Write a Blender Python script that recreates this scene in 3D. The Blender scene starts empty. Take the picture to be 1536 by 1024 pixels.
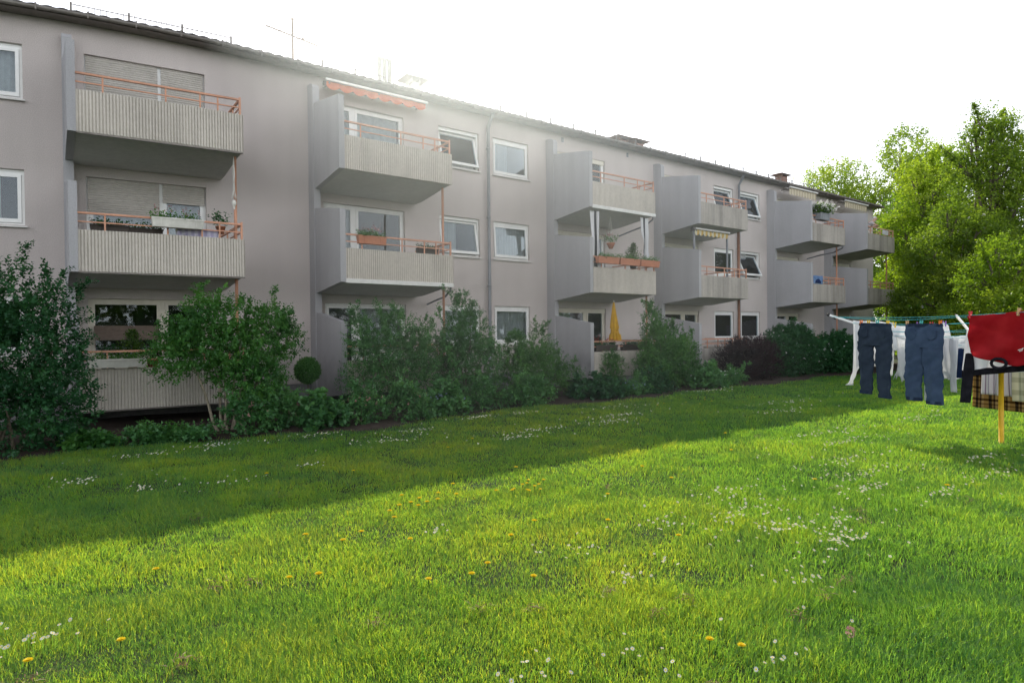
import bpy, math, random
import numpy as np
from math import sin, cos, pi, radians
from mathutils import Vector, Matrix

SC = bpy.context.scene
COL = SC.collection
GLARE_HAZE = 0.017
rng = np.random.default_rng(7)
random.seed(7)

# ------------------------------------------------------------------ helpers
def tag(o, label=None, cat=None, group=None, kind=None):
    if label: o['label'] = label
    if cat: o['category'] = cat
    if group: o['group'] = group
    if kind: o['kind'] = kind
    return o

def thing(name, loc, label, cat, group=None):
    o = bpy.data.objects.new(name, None)
    o.empty_display_size = 0.2
    COL.objects.link(o)
    o.location = loc
    return tag(o, label, cat, group)

def wloc(o):
    v = Vector((0, 0, 0))
    while o is not None:
        v += o.location
        o = o.parent
    return v

def smooth01(t):
    t = np.clip(t, 0, 1)
    return t * t * (3 - 2 * t)

def ground_z(x, y):
    return 0.14 * smooth01((12.5 - np.asarray(y, float)) / 9.0)

def settle(v):
    # the old end of the block has sunk a little: storeys dip gently towards it
    x, y, z = v
    t = min(max(0.0, (3.3 - x) / 4.0), 1.3)
    return (x, y, z - 0.24 * max(0, z - 1.85) / 7.05 * t ** 1.5)

class MB:
    def __init__(s): s.v = []; s.f = []; s.sm = []
    def add(s, vs, fs, smooth=False):
        n = len(s.v); s.v += [tuple(map(float, q)) for q in vs]
        s.f += [tuple(n + i for i in f) for f in fs]; s.sm += [smooth] * len(fs)
        return s
    def box(s, x0, x1, y0, y1, z0, z1):
        return s.add([(x0,y0,z0),(x1,y0,z0),(x1,y1,z0),(x0,y1,z0),(x0,y0,z1),(x1,y0,z1),(x1,y1,z1),(x0,y1,z1)],
              [(0,3,2,1),(4,5,6,7),(0,1,5,4),(1,2,6,5),(2,3,7,6),(3,0,4,7)])
    def quad(s, a, b, c, d): return s.add([a,b,c,d], [(0,1,2,3)])
    def prism_x(s, x0, x1, poly):          # poly in (y,z), extruded along x
        n = len(poly)
        vs = [(x0,y,z) for y,z in poly] + [(x1,y,z) for y,z in poly]
        fs = [tuple(range(n)), tuple(range(2*n-1, n-1, -1))] + [(i, n+i, n+(i+1)%n, (i+1)%n) for i in range(n)]
        return s.add(vs, fs)
    def path(s, pts, r, n=8, cap=True):
        pts = [Vector(p) for p in pts]
        rr = r if isinstance(r, (list, tuple)) else [r]*len(pts)
        vs = []; fs = []
        for i, p in enumerate(pts):
            d = (pts[min(i+1, len(pts)-1)] - pts[max(i-1, 0)]).normalized()
            a = d.cross(Vector((0,0,1)))
            if a.length < 1e-3: a = d.cross(Vector((1,0,0)))
            a.normalize(); b = d.cross(a)
            for k in range(n):
                t = 2*pi*k/n
                vs.append(p + rr[i]*(a*cos(t) + b*sin(t)))
        for i in range(len(pts)-1):
            for k in range(n):
                fs.append((i*n+k, i*n+(k+1)%n, (i+1)*n+(k+1)%n, (i+1)*n+k))
        s.add(vs, fs, True)
        if cap:
            m = len(s.v) - len(vs)
            s.f += [tuple(m+k for k in range(n)), tuple(m+(len(pts)-1)*n+k for k in reversed(range(n)))]
            s.sm += [False, False]
        return s
    def tube(s, a, b, r, n=8): return s.path([a, b], r, n)
    def ball(s, c, r, nu=10, nv=7, sq=(1,1,1)):
        vs = []; fs = []
        for j in range(nv+1):
            ph = pi*j/nv
            for i in range(nu):
                t = 2*pi*i/nu
                vs.append((c[0]+r*sq[0]*sin(ph)*cos(t), c[1]+r*sq[1]*sin(ph)*sin(t), c[2]+r*sq[2]*cos(ph)))
        for j in range(nv):
            for i in range(nu): fs.append((j*nu+i, (j+1)*nu+i, (j+1)*nu+(i+1)%nu, j*nu+(i+1)%nu))
        return s.add(vs, fs, True)
    def lathe(s, c, prof, n=12):           # prof: (r, z)
        vs = [(c[0]+r*cos(2*pi*i/n), c[1]+r*sin(2*pi*i/n), c[2]+z) for r, z in prof for i in range(n)]
        fs = [(j*n+i, j*n+(i+1)%n, (j+1)*n+(i+1)%n, (j+1)*n+i) for j in range(len(prof)-1) for i in range(n)]
        s.add(vs, fs, True)
        m = len(s.v)-len(vs)
        s.f += [tuple(m+k for k in reversed(range(n))), tuple(m+(len(prof)-1)*n+k for k in range(n))]; s.sm += [False, False]
        return s
    def build(s, name, mat, parent=None, warp=False, label=None):
        off = wloc(parent) if parent is not None else Vector((0,0,0))
        vs = [settle(v) for v in s.v] if warp else s.v
        me = bpy.data.meshes.new(name)
        me.from_pydata([(v[0]-off.x, v[1]-off.y, v[2]-off.z) for v in vs], [], s.f)
        me.materials.append(mat)
        me.polygons.foreach_set('use_smooth', s.sm)
        me.update()
        o = bpy.data.objects.new(name, me)
        COL.objects.link(o)
        if parent is not None: o.parent = parent
        if label: o['label'] = label
        return o

def np_mesh(name, verts, faces, mat, parent=None, tint=None, smooth=False):
    """verts (N,3) world, faces list of equal-length index arrays (M,k)"""
    off = wloc(parent) if parent is not None else Vector((0,0,0))
    verts = np.asarray(verts, np.float32) - np.array(off, np.float32)
    me = bpy.data.meshes.new(name)
    k = faces.shape[1]; M = faces.shape[0]
    me.vertices.add(len(verts)); me.vertices.foreach_set('co', verts.ravel())
    me.loops.add(M*k); me.loops.foreach_set('vertex_index', faces.astype(np.int32).ravel())
    me.polygons.add(M); me.polygons.foreach_set('loop_start', np.arange(0, M*k, k, dtype=np.int32))
    if smooth: me.polygons.foreach_set('use_smooth', np.ones(M, bool))
    me.update(calc_edges=True)
    if tint is not None:
        a = me.attributes.new('tint', 'FLOAT', 'FACE'); a.data.foreach_set('value', np.asarray(tint, np.float32))
    me.materials.append(mat)
    o = bpy.data.objects.new(name, me); COL.objects.link(o)
    if parent is not None: o.parent = parent
    return o

def unit(a): return a / np.maximum(np.linalg.norm(a, axis=-1, keepdims=True), 1e-6)

# ------------------------------------------------------------------ materials
def newmat(name):
    m = bpy.data.materials.new(name); m.use_nodes = True
    nt = m.node_tree; nt.nodes.clear()
    return m, nt, nt.nodes, nt.links

def N(nodes, t, **kw):
    n = nodes.new(t)
    for k, v in kw.items():
        if k.startswith('i_'): n.inputs[k[2:].replace('_', ' ')].default_value = v
        else: setattr(n, k, v)
    return n

def ramp(nodes, pts):
    r = nodes.new('ShaderNodeValToRGB'); e = r.color_ramp.elements
    while len(e) < len(pts): e.new(0.5)
    for i, (p, c) in enumerate(pts): e[i].position = p; e[i].color = (*c, 1)
    return r

def surface(name, c0, c1, scale=8, rough=0.8, bump=0.0, bscale=60, metal=0.0, stain=None, streak=None, spec=0.3, grime=0):
    m, nt, nd, lk = newmat(name)
    out = N(nd, 'ShaderNodeOutputMaterial'); b = N(nd, 'ShaderNodeBsdfPrincipled')
    b.inputs['Roughness'].default_value = rough; b.inputs['Metallic'].default_value = metal
    b.inputs['Specular IOR Level'].default_value = spec
    tc = N(nd, 'ShaderNodeTexCoord')
    n1 = N(nd, 'ShaderNodeTexNoise', i_Scale=scale, i_Detail=6.0, i_Roughness=0.6)
    lk.new(tc.outputs['Object'], n1.inputs['Vector'])
    r = ramp(nd, [(0.3, c0), (0.7, c1)]); lk.new(n1.outputs['Fac'], r.inputs['Fac'])
    col = r.outputs['Color']
    if stain:      # large soft darker areas
        n2 = N(nd, 'ShaderNodeTexNoise', i_Scale=stain[0], i_Detail=4.0)
        lk.new(tc.outputs['Object'], n2.inputs['Vector'])
        mr = N(nd, 'ShaderNodeMapRange'); mr.inputs['From Min'].default_value = 0.35; mr.inputs['From Max'].default_value = 0.7
        lk.new(n2.outputs['Fac'], mr.inputs['Value'])
        mr.inputs['To Min'].default_value = 1.0; mr.inputs['To Max'].default_value = stain[1]
        mx = N(nd, 'ShaderNodeMix', data_type='RGBA', blend_type='MULTIPLY'); mx.inputs['Factor'].default_value = 1
        lk.new(col, mx.inputs['A']); lk.new(mr.outputs['Result'], mx.inputs['B']); col = mx.outputs['Result']
    if streak:     # vertical rain streaks
        mp = N(nd, 'ShaderNodeMapping'); mp.inputs['Scale'].default_value = (streak[0], streak[0], streak[0]*0.06)
        lk.new(tc.outputs['Object'], mp.inputs['Vector'])
        n3 = N(nd, 'ShaderNodeTexNoise', i_Scale=1.0, i_Detail=5.0); lk.new(mp.outputs['Vector'], n3.inputs['Vector'])
        mr = N(nd, 'ShaderNodeMapRange'); mr.inputs['From Min'].default_value = 0.42; mr.inputs['From Max'].default_value = 0.72
        mr.inputs['To Min'].default_value = 1.0; mr.inputs['To Max'].default_value = streak[1]
        lk.new(n3.outputs['Fac'], mr.inputs['Value'])
        mx = N(nd, 'ShaderNodeMix', data_type='RGBA', blend_type='MULTIPLY'); mx.inputs['Factor'].default_value = 1
        lk.new(col, mx.inputs['A']); lk.new(mr.outputs['Result'], mx.inputs['B']); col = mx.outputs['Result']
    if grime:      # splash dirt rising from the ground
        sp = N(nd, 'ShaderNodeSeparateXYZ'); lk.new(tc.outputs['Object'], sp.inputs[0])
        n5 = N(nd, 'ShaderNodeTexNoise', i_Scale=2.2, i_Detail=6.0); lk.new(tc.outputs['Object'], n5.inputs['Vector'])
        mm = N(nd, 'ShaderNodeMath', operation='MULTIPLY_ADD'); lk.new(n5.outputs['Fac'], mm.inputs[0]); mm.inputs[1].default_value = -1.6; lk.new(sp.outputs['Z'], mm.inputs[2])
        mr = N(nd, 'ShaderNodeMapRange'); lk.new(mm.outputs[0], mr.inputs['Value']); mr.inputs['From Min'].default_value = -0.4; mr.inputs['From Max'].default_value = grime-0.5
        mr.inputs['To Min'].default_value = 0.62; mr.inputs['To Max'].default_value = 1.0
        mx = N(nd, 'ShaderNodeMix', data_type='RGBA', blend_type='MULTIPLY'); mx.inputs['Factor'].default_value = 1
        lk.new(col, mx.inputs['A']); lk.new(mr.outputs['Result'], mx.inputs['B']); col = mx.outputs['Result']
    lk.new(col, b.inputs['Base Color'])
    if bump:
        n4 = N(nd, 'ShaderNodeTexNoise', i_Scale=bscale, i_Detail=4.0); lk.new(tc.outputs['Object'], n4.inputs['Vector'])
        bp = N(nd, 'ShaderNodeBump', i_Strength=bump, i_Distance=0.02); lk.new(n4.outputs['Fac'], bp.inputs['Height'])
        lk.new(bp.outputs['Normal'], b.inputs['Normal'])
    lk.new(b.outputs[0], out.inputs['Surface'])
    return m

def leafmat(name, dark, mid, light, trans=0.4, tcol=None, gloss=0.02):
    m, nt, nd, lk = newmat(name)
    out = N(nd, 'ShaderNodeOutputMaterial')
    at = N(nd, 'ShaderNodeAttribute', attribute_name='tint')
    r = ramp(nd, [(0.0, dark), (0.5, mid), (1.0, light)]); lk.new(at.outputs['Fac'], r.inputs['Fac'])
    d = N(nd, 'ShaderNodeBsdfDiffuse'); t = N(nd, 'ShaderNodeBsdfTranslucent'); g = N(nd, 'ShaderNodeBsdfGlossy', i_Roughness=0.4)
    lk.new(r.outputs[0], d.inputs[0])
    mx = N(nd, 'ShaderNodeMix', data_type='RGBA', blend_type='MULTIPLY'); mx.inputs['Factor'].default_value = 1
    lk.new(r.outputs[0], mx.inputs['A']); mx.inputs['B'].default_value = (*(tcol or (1.6, 1.45, 0.7)), 1)
    lk.new(mx.outputs['Result'], t.inputs[0])
    g.inputs[0].default_value = (0.8, 0.85, 0.9, 1)
    m1 = N(nd, 'ShaderNodeMixShader', i_Fac=trans); lk.new(d.outputs[0], m1.inputs[1]); lk.new(t.outputs[0], m1.inputs[2])
    m2 = N(nd, 'ShaderNodeMixShader', i_Fac=gloss); lk.new(m1.outputs[0], m2.inputs[1]); lk.new(g.outputs[0], m2.inputs[2])
    lk.new(m2.outputs[0], out.inputs['Surface'])
    return m

def clothmat(name, c0, c1, scale=14, trans=0.25, rough=0.9):
    m, nt, nd, lk = newmat(name)
    out = N(nd, 'ShaderNodeOutputMaterial'); tc = N(nd, 'ShaderNodeTexCoord')
    n1 = N(nd, 'ShaderNodeTexNoise', i_Scale=scale, i_Detail=6.0); lk.new(tc.outputs['Object'], n1.inputs['Vector'])
    r = ramp(nd, [(0.32, c0), (0.68, c1)]); lk.new(n1.outputs['Fac'], r.inputs['Fac'])
    d = N(nd, 'ShaderNodeBsdfDiffuse', i_Roughness=0.6); t = N(nd, 'ShaderNodeBsdfTranslucent')
    n2 = N(nd, 'ShaderNodeTexNoise', i_Scale=260.0, i_Detail=2.0); lk.new(tc.outputs['Object'], n2.inputs['Vector'])
    bp = N(nd, 'ShaderNodeBump', i_Strength=0.25, i_Distance=0.004); lk.new(n2.outputs['Fac'], bp.inputs['Height'])
    lk.new(bp.outputs['Normal'], d.inputs['Normal'])
    lk.new(r.outputs[0], d.inputs[0]); lk.new(r.outputs[0], t.inputs[0])
    m1 = N(nd, 'ShaderNodeMixShader', i_Fac=trans); lk.new(d.outputs[0], m1.inputs[1]); lk.new(t.outputs[0], m1.inputs[2])
    lk.new(m1.outputs[0], out.inputs['Surface'])
    return m

def stripemat(name, bands, axis='X', scale=1.0, bands2=None, axis2='Z'):
    """woven stripes: a colour ramp repeated along one object axis, optionally multiplied by a second set (plaid)"""
    m, nt, nd, lk = newmat(name)
    out = N(nd, 'ShaderNodeOutputMaterial'); tc = N(nd, 'ShaderNodeTexCoord'); sp = N(nd, 'ShaderNodeSeparateXYZ')
    lk.new(tc.outputs['UV'], sp.inputs[0])
    def one(ax, bd):
        mu = N(nd, 'ShaderNodeMath', operation='MULTIPLY'); mu.inputs[1].default_value = scale
        lk.new(sp.outputs[ax], mu.inputs[0])
        fr = N(nd, 'ShaderNodeMath', operation='FRACT'); lk.new(mu.outputs[0], fr.inputs[0])
        r = ramp(nd, bd); r.color_ramp.interpolation = 'CONSTANT'; lk.new(fr.outputs[0], r.inputs['Fac'])
        return r.outputs[0]
    c = one(axis, bands)
    if bands2:
        c2 = one(axis2, bands2)
        mx = N(nd, 'ShaderNodeMix', data_type='RGBA', blend_type='MULTIPLY'); mx.inputs['Factor'].default_value = 1
        lk.new(c, mx.inputs['A']); lk.new(c2, mx.inputs['B']); c = mx.outputs['Result']
    d = N(nd, 'ShaderNodeBsdfDiffuse'); t = N(nd, 'ShaderNodeBsdfTranslucent')
    lk.new(c, d.inputs[0]); lk.new(c, t.inputs[0])
    m1 = N(nd, 'ShaderNodeMixShader', i_Fac=0.25); lk.new(d.outputs[0], m1.inputs[1]); lk.new(t.outputs[0], m1.inputs[2])
    lk.new(m1.outputs[0], out.inputs['Surface'])
    return m

def glassmat():
    m, nt, nd, lk = newmat('window_glass')
    out = N(nd, 'ShaderNodeOutputMaterial')
    t = N(nd, 'ShaderNodeBsdfTransparent'); t.inputs[0].default_value = (0.86, 0.9, 0.9, 1)
    g = N(nd, 'ShaderNodeBsdfGlossy', i_Roughness=0.02); g.inputs[0].default_value = (0.85, 0.9, 0.95, 1)
    fr = N(nd, 'ShaderNodeFresnel', i_IOR=1.5)
    m1 = N(nd, 'ShaderNodeMixShader'); lk.new(fr.outputs[0], m1.inputs[0]); lk.new(t.outputs[0], m1.inputs[1]); lk.new(g.outputs[0], m1.inputs[2])
    lk.new(m1.outputs[0], out.inputs['Surface'])
    return m

M = {}
M['stucco'] = surface('wall_render', (0.57,0.51,0.485), (0.755,0.685,0.65), 55, 0.95, 1.0, 90, stain=(0.35, 0.84), streak=(2.6, 0.96), grime=1.5)
M['plinth'] = surface('plinth_render', (0.17,0.17,0.175), (0.24,0.235,0.23), 20, 0.95, 0.6, 80, stain=(0.8, 0.7))
M['panel'] = surface('side_panel_render', (0.41,0.405,0.42), (0.53,0.525,0.54), 55, 0.95, 1.0, 90, stain=(0.6, 0.90), streak=(2.6, 0.90), grime=1.1)  # bluish cast of the sky light is put into this grey
M['ribbed'] = surface('ribbed_concrete', (0.56,0.515,0.455), (0.66,0.61,0.545), 14, 0.9, 0.3, 60, stain=(1.1, 0.88), streak=(5, 0.88))
M['plain'] = surface('weathered_concrete', (0.42,0.385,0.345), (0.50,0.46,0.41), 10, 0.92, 0.4, 60, stain=(0.9, 0.8), streak=(4, 0.62))
M['slab'] = surface('slab_underside', (0.52,0.515,0.49), (0.60,0.59,0.56), 9, 0.95, 0.2, 40, stain=(0.7, 0.82))
M['trim'] = surface('white_edge_paint', (0.68,0.67,0.64), (0.78,0.77,0.74), 12, 0.6, stain=(2, 0.85))
M['orange'] = surface('orange_rail_paint', (0.60,0.29,0.18), (0.70,0.37,0.25), 18, 0.5, stain=(3, 0.75))
M['pvc'] = surface('white_window_frame', (0.76,0.76,0.74), (0.84,0.84,0.82), 9, 0.4)
M['cream'] = surface('cream_frame', (0.62,0.58,0.48), (0.70,0.66,0.56), 9, 0.5)
M['shutter'] = surface('roller_shutter', (0.45,0.42,0.38), (0.53,0.50,0.45), 12, 0.6, stain=(1.5, 0.85))
M['shutterb'] = surface('brown_roller_shutter', (0.13,0.10,0.08), (0.18,0.14,0.11), 12, 0.6)
M['glass'] = glassmat()
M['room'] = surface('dark_room', (0.06,0.055,0.05), (0.10,0.09,0.085), 2, 0.9)  # backing sheet behind the panes; shade of unlit rooms put into its colour
M['roof'] = surface('roof_tiles', (0.13,0.10,0.085), (0.20,0.16,0.13), 6, 0.85, 0.4, 40, stain=(1.2, 0.7))
M['gutter'] = surface('old_gutter', (0.15,0.135,0.12), (0.22,0.20,0.18), 8, 0.5, metal=0.3)
M['pipe'] = surface('zinc_downpipe', (0.22,0.23,0.25), (0.30,0.31,0.33), 5, 0.55, metal=0.3)
M['brownpipe'] = surface('brown_pipe', (0.24,0.11,0.07), (0.32,0.16,0.10), 8, 0.5)
M['rust'] = surface('rusty_steel', (0.20,0.13,0.09), (0.30,0.20,0.14), 20, 0.8)
M['galv'] = surface('galvanised_steel', (0.62,0.60,0.58), (0.72,0.70,0.68), 10, 0.5, metal=0.1)
M['brick'] = surface('chimney_brick', (0.24,0.13,0.10), (0.34,0.20,0.15), 16, 0.9, 0.5)
M['terra'] = surface('terracotta', (0.40,0.15,0.08), (0.52,0.21,0.12), 14, 0.8)
M['planterw'] = surface('white_planter', (0.62,0.60,0.54), (0.74,0.72,0.66), 10, 0.6, stain=(3, 0.75))
M['planterd'] = surface('dark_planter', (0.045,0.035,0.03), (0.075,0.06,0.05), 10, 0.6)
M['soil'] = surface('soil', (0.035,0.025,0.018), (0.085,0.06,0.045), 9, 1.0, 1.0, 30, stain=(1.3, 0.6))
M['bark'] = surface('bark', (0.09,0.075,0.055), (0.19,0.165,0.125), 22, 0.95, 0.8, 60)
M['barkl'] = surface('pale_bark', (0.20,0.17,0.13), (0.32,0.28,0.21), 22, 0.95, 0.6, 60)
M['ground'] = surface('lawn_soil', (0.022,0.04,0.014), (0.045,0.065,0.02), 3, 1.0, 0.5, 40, stain=(0.5, 0.7))
M['awnor'] = clothmat('orange_awning_cloth', (0.75,0.13,0.03), (0.85,0.20,0.06), 8, 0.4)
M['awncr'] = stripemat('cream_awning_cloth', [(0.0,(0.72,0.65,0.50)),(0.5,(0.58,0.50,0.36))], 'X', 1)
M['awnye'] = stripemat('yellow_awning_cloth', [(0.0,(0.75,0.70,0.52)),(0.5,(0.68,0.46,0.14))], 'X', 1)
M['black'] = surface('black_plastic', (0.02,0.02,0.022), (0.035,0.035,0.035), 10, 0.6)
M['cwhite'] = clothmat('white_cotton', (0.80,0.81,0.84), (0.87,0.88,0.90), 6, 0.5)
M['ccurt'] = clothmat('net_curtain', (0.70,0.70,0.71), (0.82,0.82,0.82), 10, 0.5)
M['jeansd'] = clothmat('dark_denim', (0.030,0.042,0.064), (0.042,0.058,0.086), 9, 0.05)
M['jeansb'] = clothmat('blue_denim', (0.046,0.072,0.125), (0.064,0.096,0.16), 9, 0.05)
M['seam'] = clothmat('denim_seam', (0.02,0.03,0.055), (0.03,0.045,0.075), 30, 0.0)
M['red'] = clothmat('red_jersey', (0.35,0.014,0.02), (0.44,0.028,0.034), 5, 0.3)
M['blackc'] = clothmat('black_cotton', (0.012,0.012,0.016), (0.025,0.025,0.032), 9, 0.05)
M['navy'] = clothmat('navy_cloth', (0.02,0.035,0.10), (0.035,0.06,0.16), 9, 0.15)
M['multi'] = stripemat('printed_towel', [(0.0,(0.10,0.30,0.75)),(0.3,(0.25,0.45,0.85)),(0.45,(0.07,0.10,0.30)),(0.6,(0.45,0.08,0.12)),(0.72,(0.08,0.12,0.35)),(0.88,(0.55,0.55,0.65))], 'Y', 1)
M['shirtstripe'] = stripemat('striped_shirt_cloth', [(0.0,(0.72,0.68,0.72)),(0.45,(0.30,0.22,0.30)),(0.6,(0.75,0.72,0.76)),(0.85,(0.45,0.40,0.50))], 'X', 9)
M['plaid'] = stripemat('plaid_blanket_wool', [(0.0,(0.38,0.24,0.09)),(0.35,(0.07,0.05,0.035)),(0.60,(0.34,0.22,0.09)),(0.72,(0.12,0.08,0.05)),(0.84,(0.48,0.34,0.16))], 'X', 5,
      [(0.0,(0.95,0.9,0.8)),(0.45,(0.25,0.2,0.18)),(0.65,(1,0.95,0.85)),(0.85,(0.5,0.45,0.4))], 'Y')
M['check'] = stripemat('cream_check_cloth', [(0.0,(0.72,0.68,0.50)),(0.45,(0.50,0.50,0.36)),(0.6,(0.74,0.70,0.54))], 'X', 5, [(0,(1,1,1)),(0.6,(0.75,0.75,0.7))], 'Y')
M['bwstripe'] = stripemat('black_white_stripe_cloth', [(0.0,(0.74,0.74,0.76)),(0.42,(0.03,0.03,0.04)),(0.75,(0.74,0.74,0.76))], 'X', 3)
M['lilac'] = stripemat('lilac_cloth', [(0.0,(0.62,0.60,0.72)),(0.5,(0.48,0.45,0.62))], 'X', 8)
M['yellowc'] = clothmat('yellow_parasol_cloth', (0.72,0.44,0.03), (0.84,0.54,0.06), 7, 0.3)
M['bluec'] = clothmat('blue_banner_cloth', (0.12,0.22,0.42), (0.30,0.42,0.62), 3, 0.2)
M['polely'] = surface('yellow_pole_paint', (0.62,0.36,0.015), (0.78,0.47,0.03), 10, 0.45, stain=(6, 0.8))
M['alu'] = surface('white_metal_arm', (0.72,0.72,0.72), (0.82,0.82,0.82), 10, 0.4)
M['line'] = surface('turquoise_line', (0.02,0.35,0.42), (0.04,0.45,0.52), 10, 0.5)
M['rope'] = surface('white_cord', (0.65,0.63,0.58), (0.75,0.73,0.68), 20, 0.9)
M['skin'] = surface('skin', (0.55,0.33,0.25), (0.62,0.39,0.30), 8, 0.6)
M['hairw'] = surface('white_hair', (0.62,0.60,0.57), (0.72,0.70,0.67), 40, 0.8)
M['wood'] = surface('pale_wood', (0.50,0.32,0.16), (0.62,0.42,0.24), 12, 0.8)
for nm, c in dict(pego=(0.75,0.22,0.04), pegy=(0.80,0.55,0.05), pegt=(0.08,0.42,0.40), pegr=(0.6,0.05,0.06), pegp=(0.35,0.15,0.5)).items():
    M[nm] = surface(nm, c, tuple(min(1, q*1.1) for q in c), 8, 0.45)
M['lf_dark'] = leafmat('dark_shrub_leaf', (0.016,0.065,0.026), (0.034,0.12,0.045), (0.065,0.19,0.065), 0.35)
M['lf_mid'] = leafmat('green_shrub_leaf', (0.035,0.12,0.030), (0.08,0.22,0.055), (0.15,0.33,0.085), 0.45)
M['lf_pale'] = leafmat('pale_shrub_leaf', (0.05,0.15,0.055), (0.10,0.25,0.09), (0.17,0.36,0.13), 0.45)
M['lf_red'] = leafmat('dark_red_leaf', (0.012,0.006,0.010), (0.030,0.012,0.018), (0.060,0.022,0.028), 0.25, (1.4,0.8,0.8))
M['lf_ball'] = leafmat('box_leaf', (0.025,0.085,0.02), (0.06,0.16,0.035), (0.11,0.24,0.055), 0.4)
M['lf_tree'] = leafmat('tree_leaf', (0.05,0.09,0.016), (0.12,0.18,0.03), (0.22,0.27,0.05), 0.5, (2.6,2.7,1.0))
M['lf_lime'] = leafmat('lime_tree_leaf', (0.06,0.11,0.014), (0.15,0.22,0.026), (0.26,0.31,0.045), 0.52, (2.3,2.5,0.9))
M['lf_deep'] = leafmat('deep_tree_leaf', (0.025,0.06,0.015), (0.06,0.12,0.026), (0.12,0.19,0.04), 0.45, (2.6,2.7,1.0))
M['grass'] = leafmat('grass_blade', (0.016,0.082,0.048), (0.037,0.130,0.062), (0.084,0.172,0.062), 0.56, (12.6,5.9,0.9), 0.012)
M['dry'] = leafmat('dry_grass', (0.16,0.10,0.05), (0.26,0.18,0.09), (0.36,0.27,0.15), 0.3, (1,1,1))
M['pet_w'] = leafmat('white_petal', (0.62,0.62,0.60), (0.72,0.72,0.70), (0.82,0.82,0.80), 0.3, (1,1,1))
M['pet_y'] = leafmat('yellow_petal', (0.84,0.62,0.012), (0.88,0.70,0.02), (0.92,0.76,0.04), 0.4, (1.05,1.1,0.8))
M['pet_pink'] = leafmat('pink_petal', (0.42,0.20,0.20), (0.50,0.27,0.26), (0.60,0.36,0.33), 0.3, (1,1,1))
M['pet_blue'] = leafmat('blue_petal', (0.22,0.28,0.48), (0.30,0.36,0.58), (0.40,0.46,0.66), 0.3, (1,1,1))
M['pet_red'] = leafmat('red_petal', (0.5,0.03,0.03), (0.6,0.05,0.05), (0.7,0.1,0.08), 0.3, (1,1,1))

# ------------------------------------------------------------------ camera, light, sky
YAW, PITCH, ROLL, FPX = radians(36.47031), radians(-0.61516), radians(-0.58939), 944.18
fw = Vector((sin(YAW)*cos(PITCH), cos(YAW)*cos(PITCH), sin(PITCH)))
rt = Vector((cos(YAW), -sin(YAW), 0)); up = rt.cross(fw)
r2 = rt*cos(ROLL) + up*sin(ROLL); u2 = -rt*sin(ROLL) + up*cos(ROLL)
cam = bpy.data.cameras.new('camera'); co = bpy.data.objects.new('camera', cam); COL.objects.link(co)
mat = Matrix((r2, u2, -fw)).transposed().to_4x4(); mat.translation = Vector((0, 0, 1.85)); co.matrix_world = mat
cam.sensor_width = 36; cam.sensor_fit = 'HORIZONTAL'; cam.lens = FPX/1536*36; cam.clip_end = 2000; cam.clip_start = 0.05
SC.camera = co

SUN_AZ, SUN_EL = radians(31), radians(37.1)     # azimuth from +Y towards +X
sdir = Vector((sin(SUN_AZ)*cos(SUN_EL), cos(SUN_AZ)*cos(SUN_EL), sin(SUN_EL)))
sl = bpy.data.lights.new('sun', 'SUN'); sl.energy = 5.0; sl.angle = radians(0.55); sl.color = (1.0, 0.91, 0.74)
so = bpy.data.objects.new('sun', sl); COL.objects.link(so); so.rotation_euler = sdir.to_track_quat('Z', 'Y').to_euler(); so.location = (20, 30, 40)

w = bpy.data.worlds.new('World'); SC.world = w; w.use_nodes = True
nt = w.node_tree; nt.nodes.clear(); nd = nt.nodes; lk = nt.links
sky = N(nd, 'ShaderNodeTexSky'); sky.sky_type = 'NISHITA'; sky.sun_disc = False
sky.sun_elevation = SUN_EL; sky.sun_rotation = SUN_AZ; sky.air_density = 1.0; sky.dust_density = 2.0; sky.ozone_density = 1.0
b1 = N(nd, 'ShaderNodeBackground', i_Strength=0.05); lk.new(sky.outputs[0], b1.inputs[0])
tc = N(nd, 'ShaderNodeTexCoord'); dp = N(nd, 'ShaderNodeVectorMath', operation='DOT_PRODUCT'); dp.inputs[1].default_value = sdir
lk.new(tc.outputs['Generated'], dp.inputs[0])
mr = N(nd, 'ShaderNodeMapRange', interpolation_type='SMOOTHSTEP'); lk.new(dp.outputs['Value'], mr.inputs['Value'])
mr.inputs['From Min'].default_value = -0.6; mr.inputs['From Max'].default_value = 0.75
mr.inputs['To Min'].default_value = 2.0; mr.inputs['To Max'].default_value = 1.25
b2 = N(nd, 'ShaderNodeBackground'); b2.inputs[0].default_value = (0.97, 0.985, 1.02, 1); 
sx = N(nd, 'ShaderNodeSeparateXYZ'); lk.new(tc.outputs['Generated'], sx.inputs[0])
mz = N(nd, 'ShaderNodeMapRange', interpolation_type='SMOOTHSTEP'); lk.new(sx.outputs['Z'], mz.inputs['Value'])
mz.inputs['From Min'].default_value = 0.15; mz.inputs['From Max'].default_value = 0.85; mz.inputs['To Min'].default_value = 1.2; mz.inputs['To Max'].default_value = 0.2
mh = N(nd, 'ShaderNodeMath', operation='MULTIPLY'); lk.new(mr.outputs[0], mh.inputs[0]); lk.new(mz.outputs[0], mh.inputs[1])
lk.new(mh.outputs[0], b2.inputs[1])
ad = N(nd, 'ShaderNodeAddShader'); lk.new(b1.outputs[0], ad.inputs[0]); lk.new(b2.outputs[0], ad.inputs[1])
ow = N(nd, 'ShaderNodeOutputWorld'); lk.new(ad.outputs[0], ow.inputs[0])
SC.view_settings.view_transform = 'Standard'; SC.view_settings.look = 'None'; SC.view_settings.exposure = 0; SC.view_settings.gamma = 1
SC.cycles.max_bounces = 8; SC.cycles.volume_bounces = 0; SC.cycles.transparent_max_bounces = 12; SC.cycles.use_denoising = True

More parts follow.
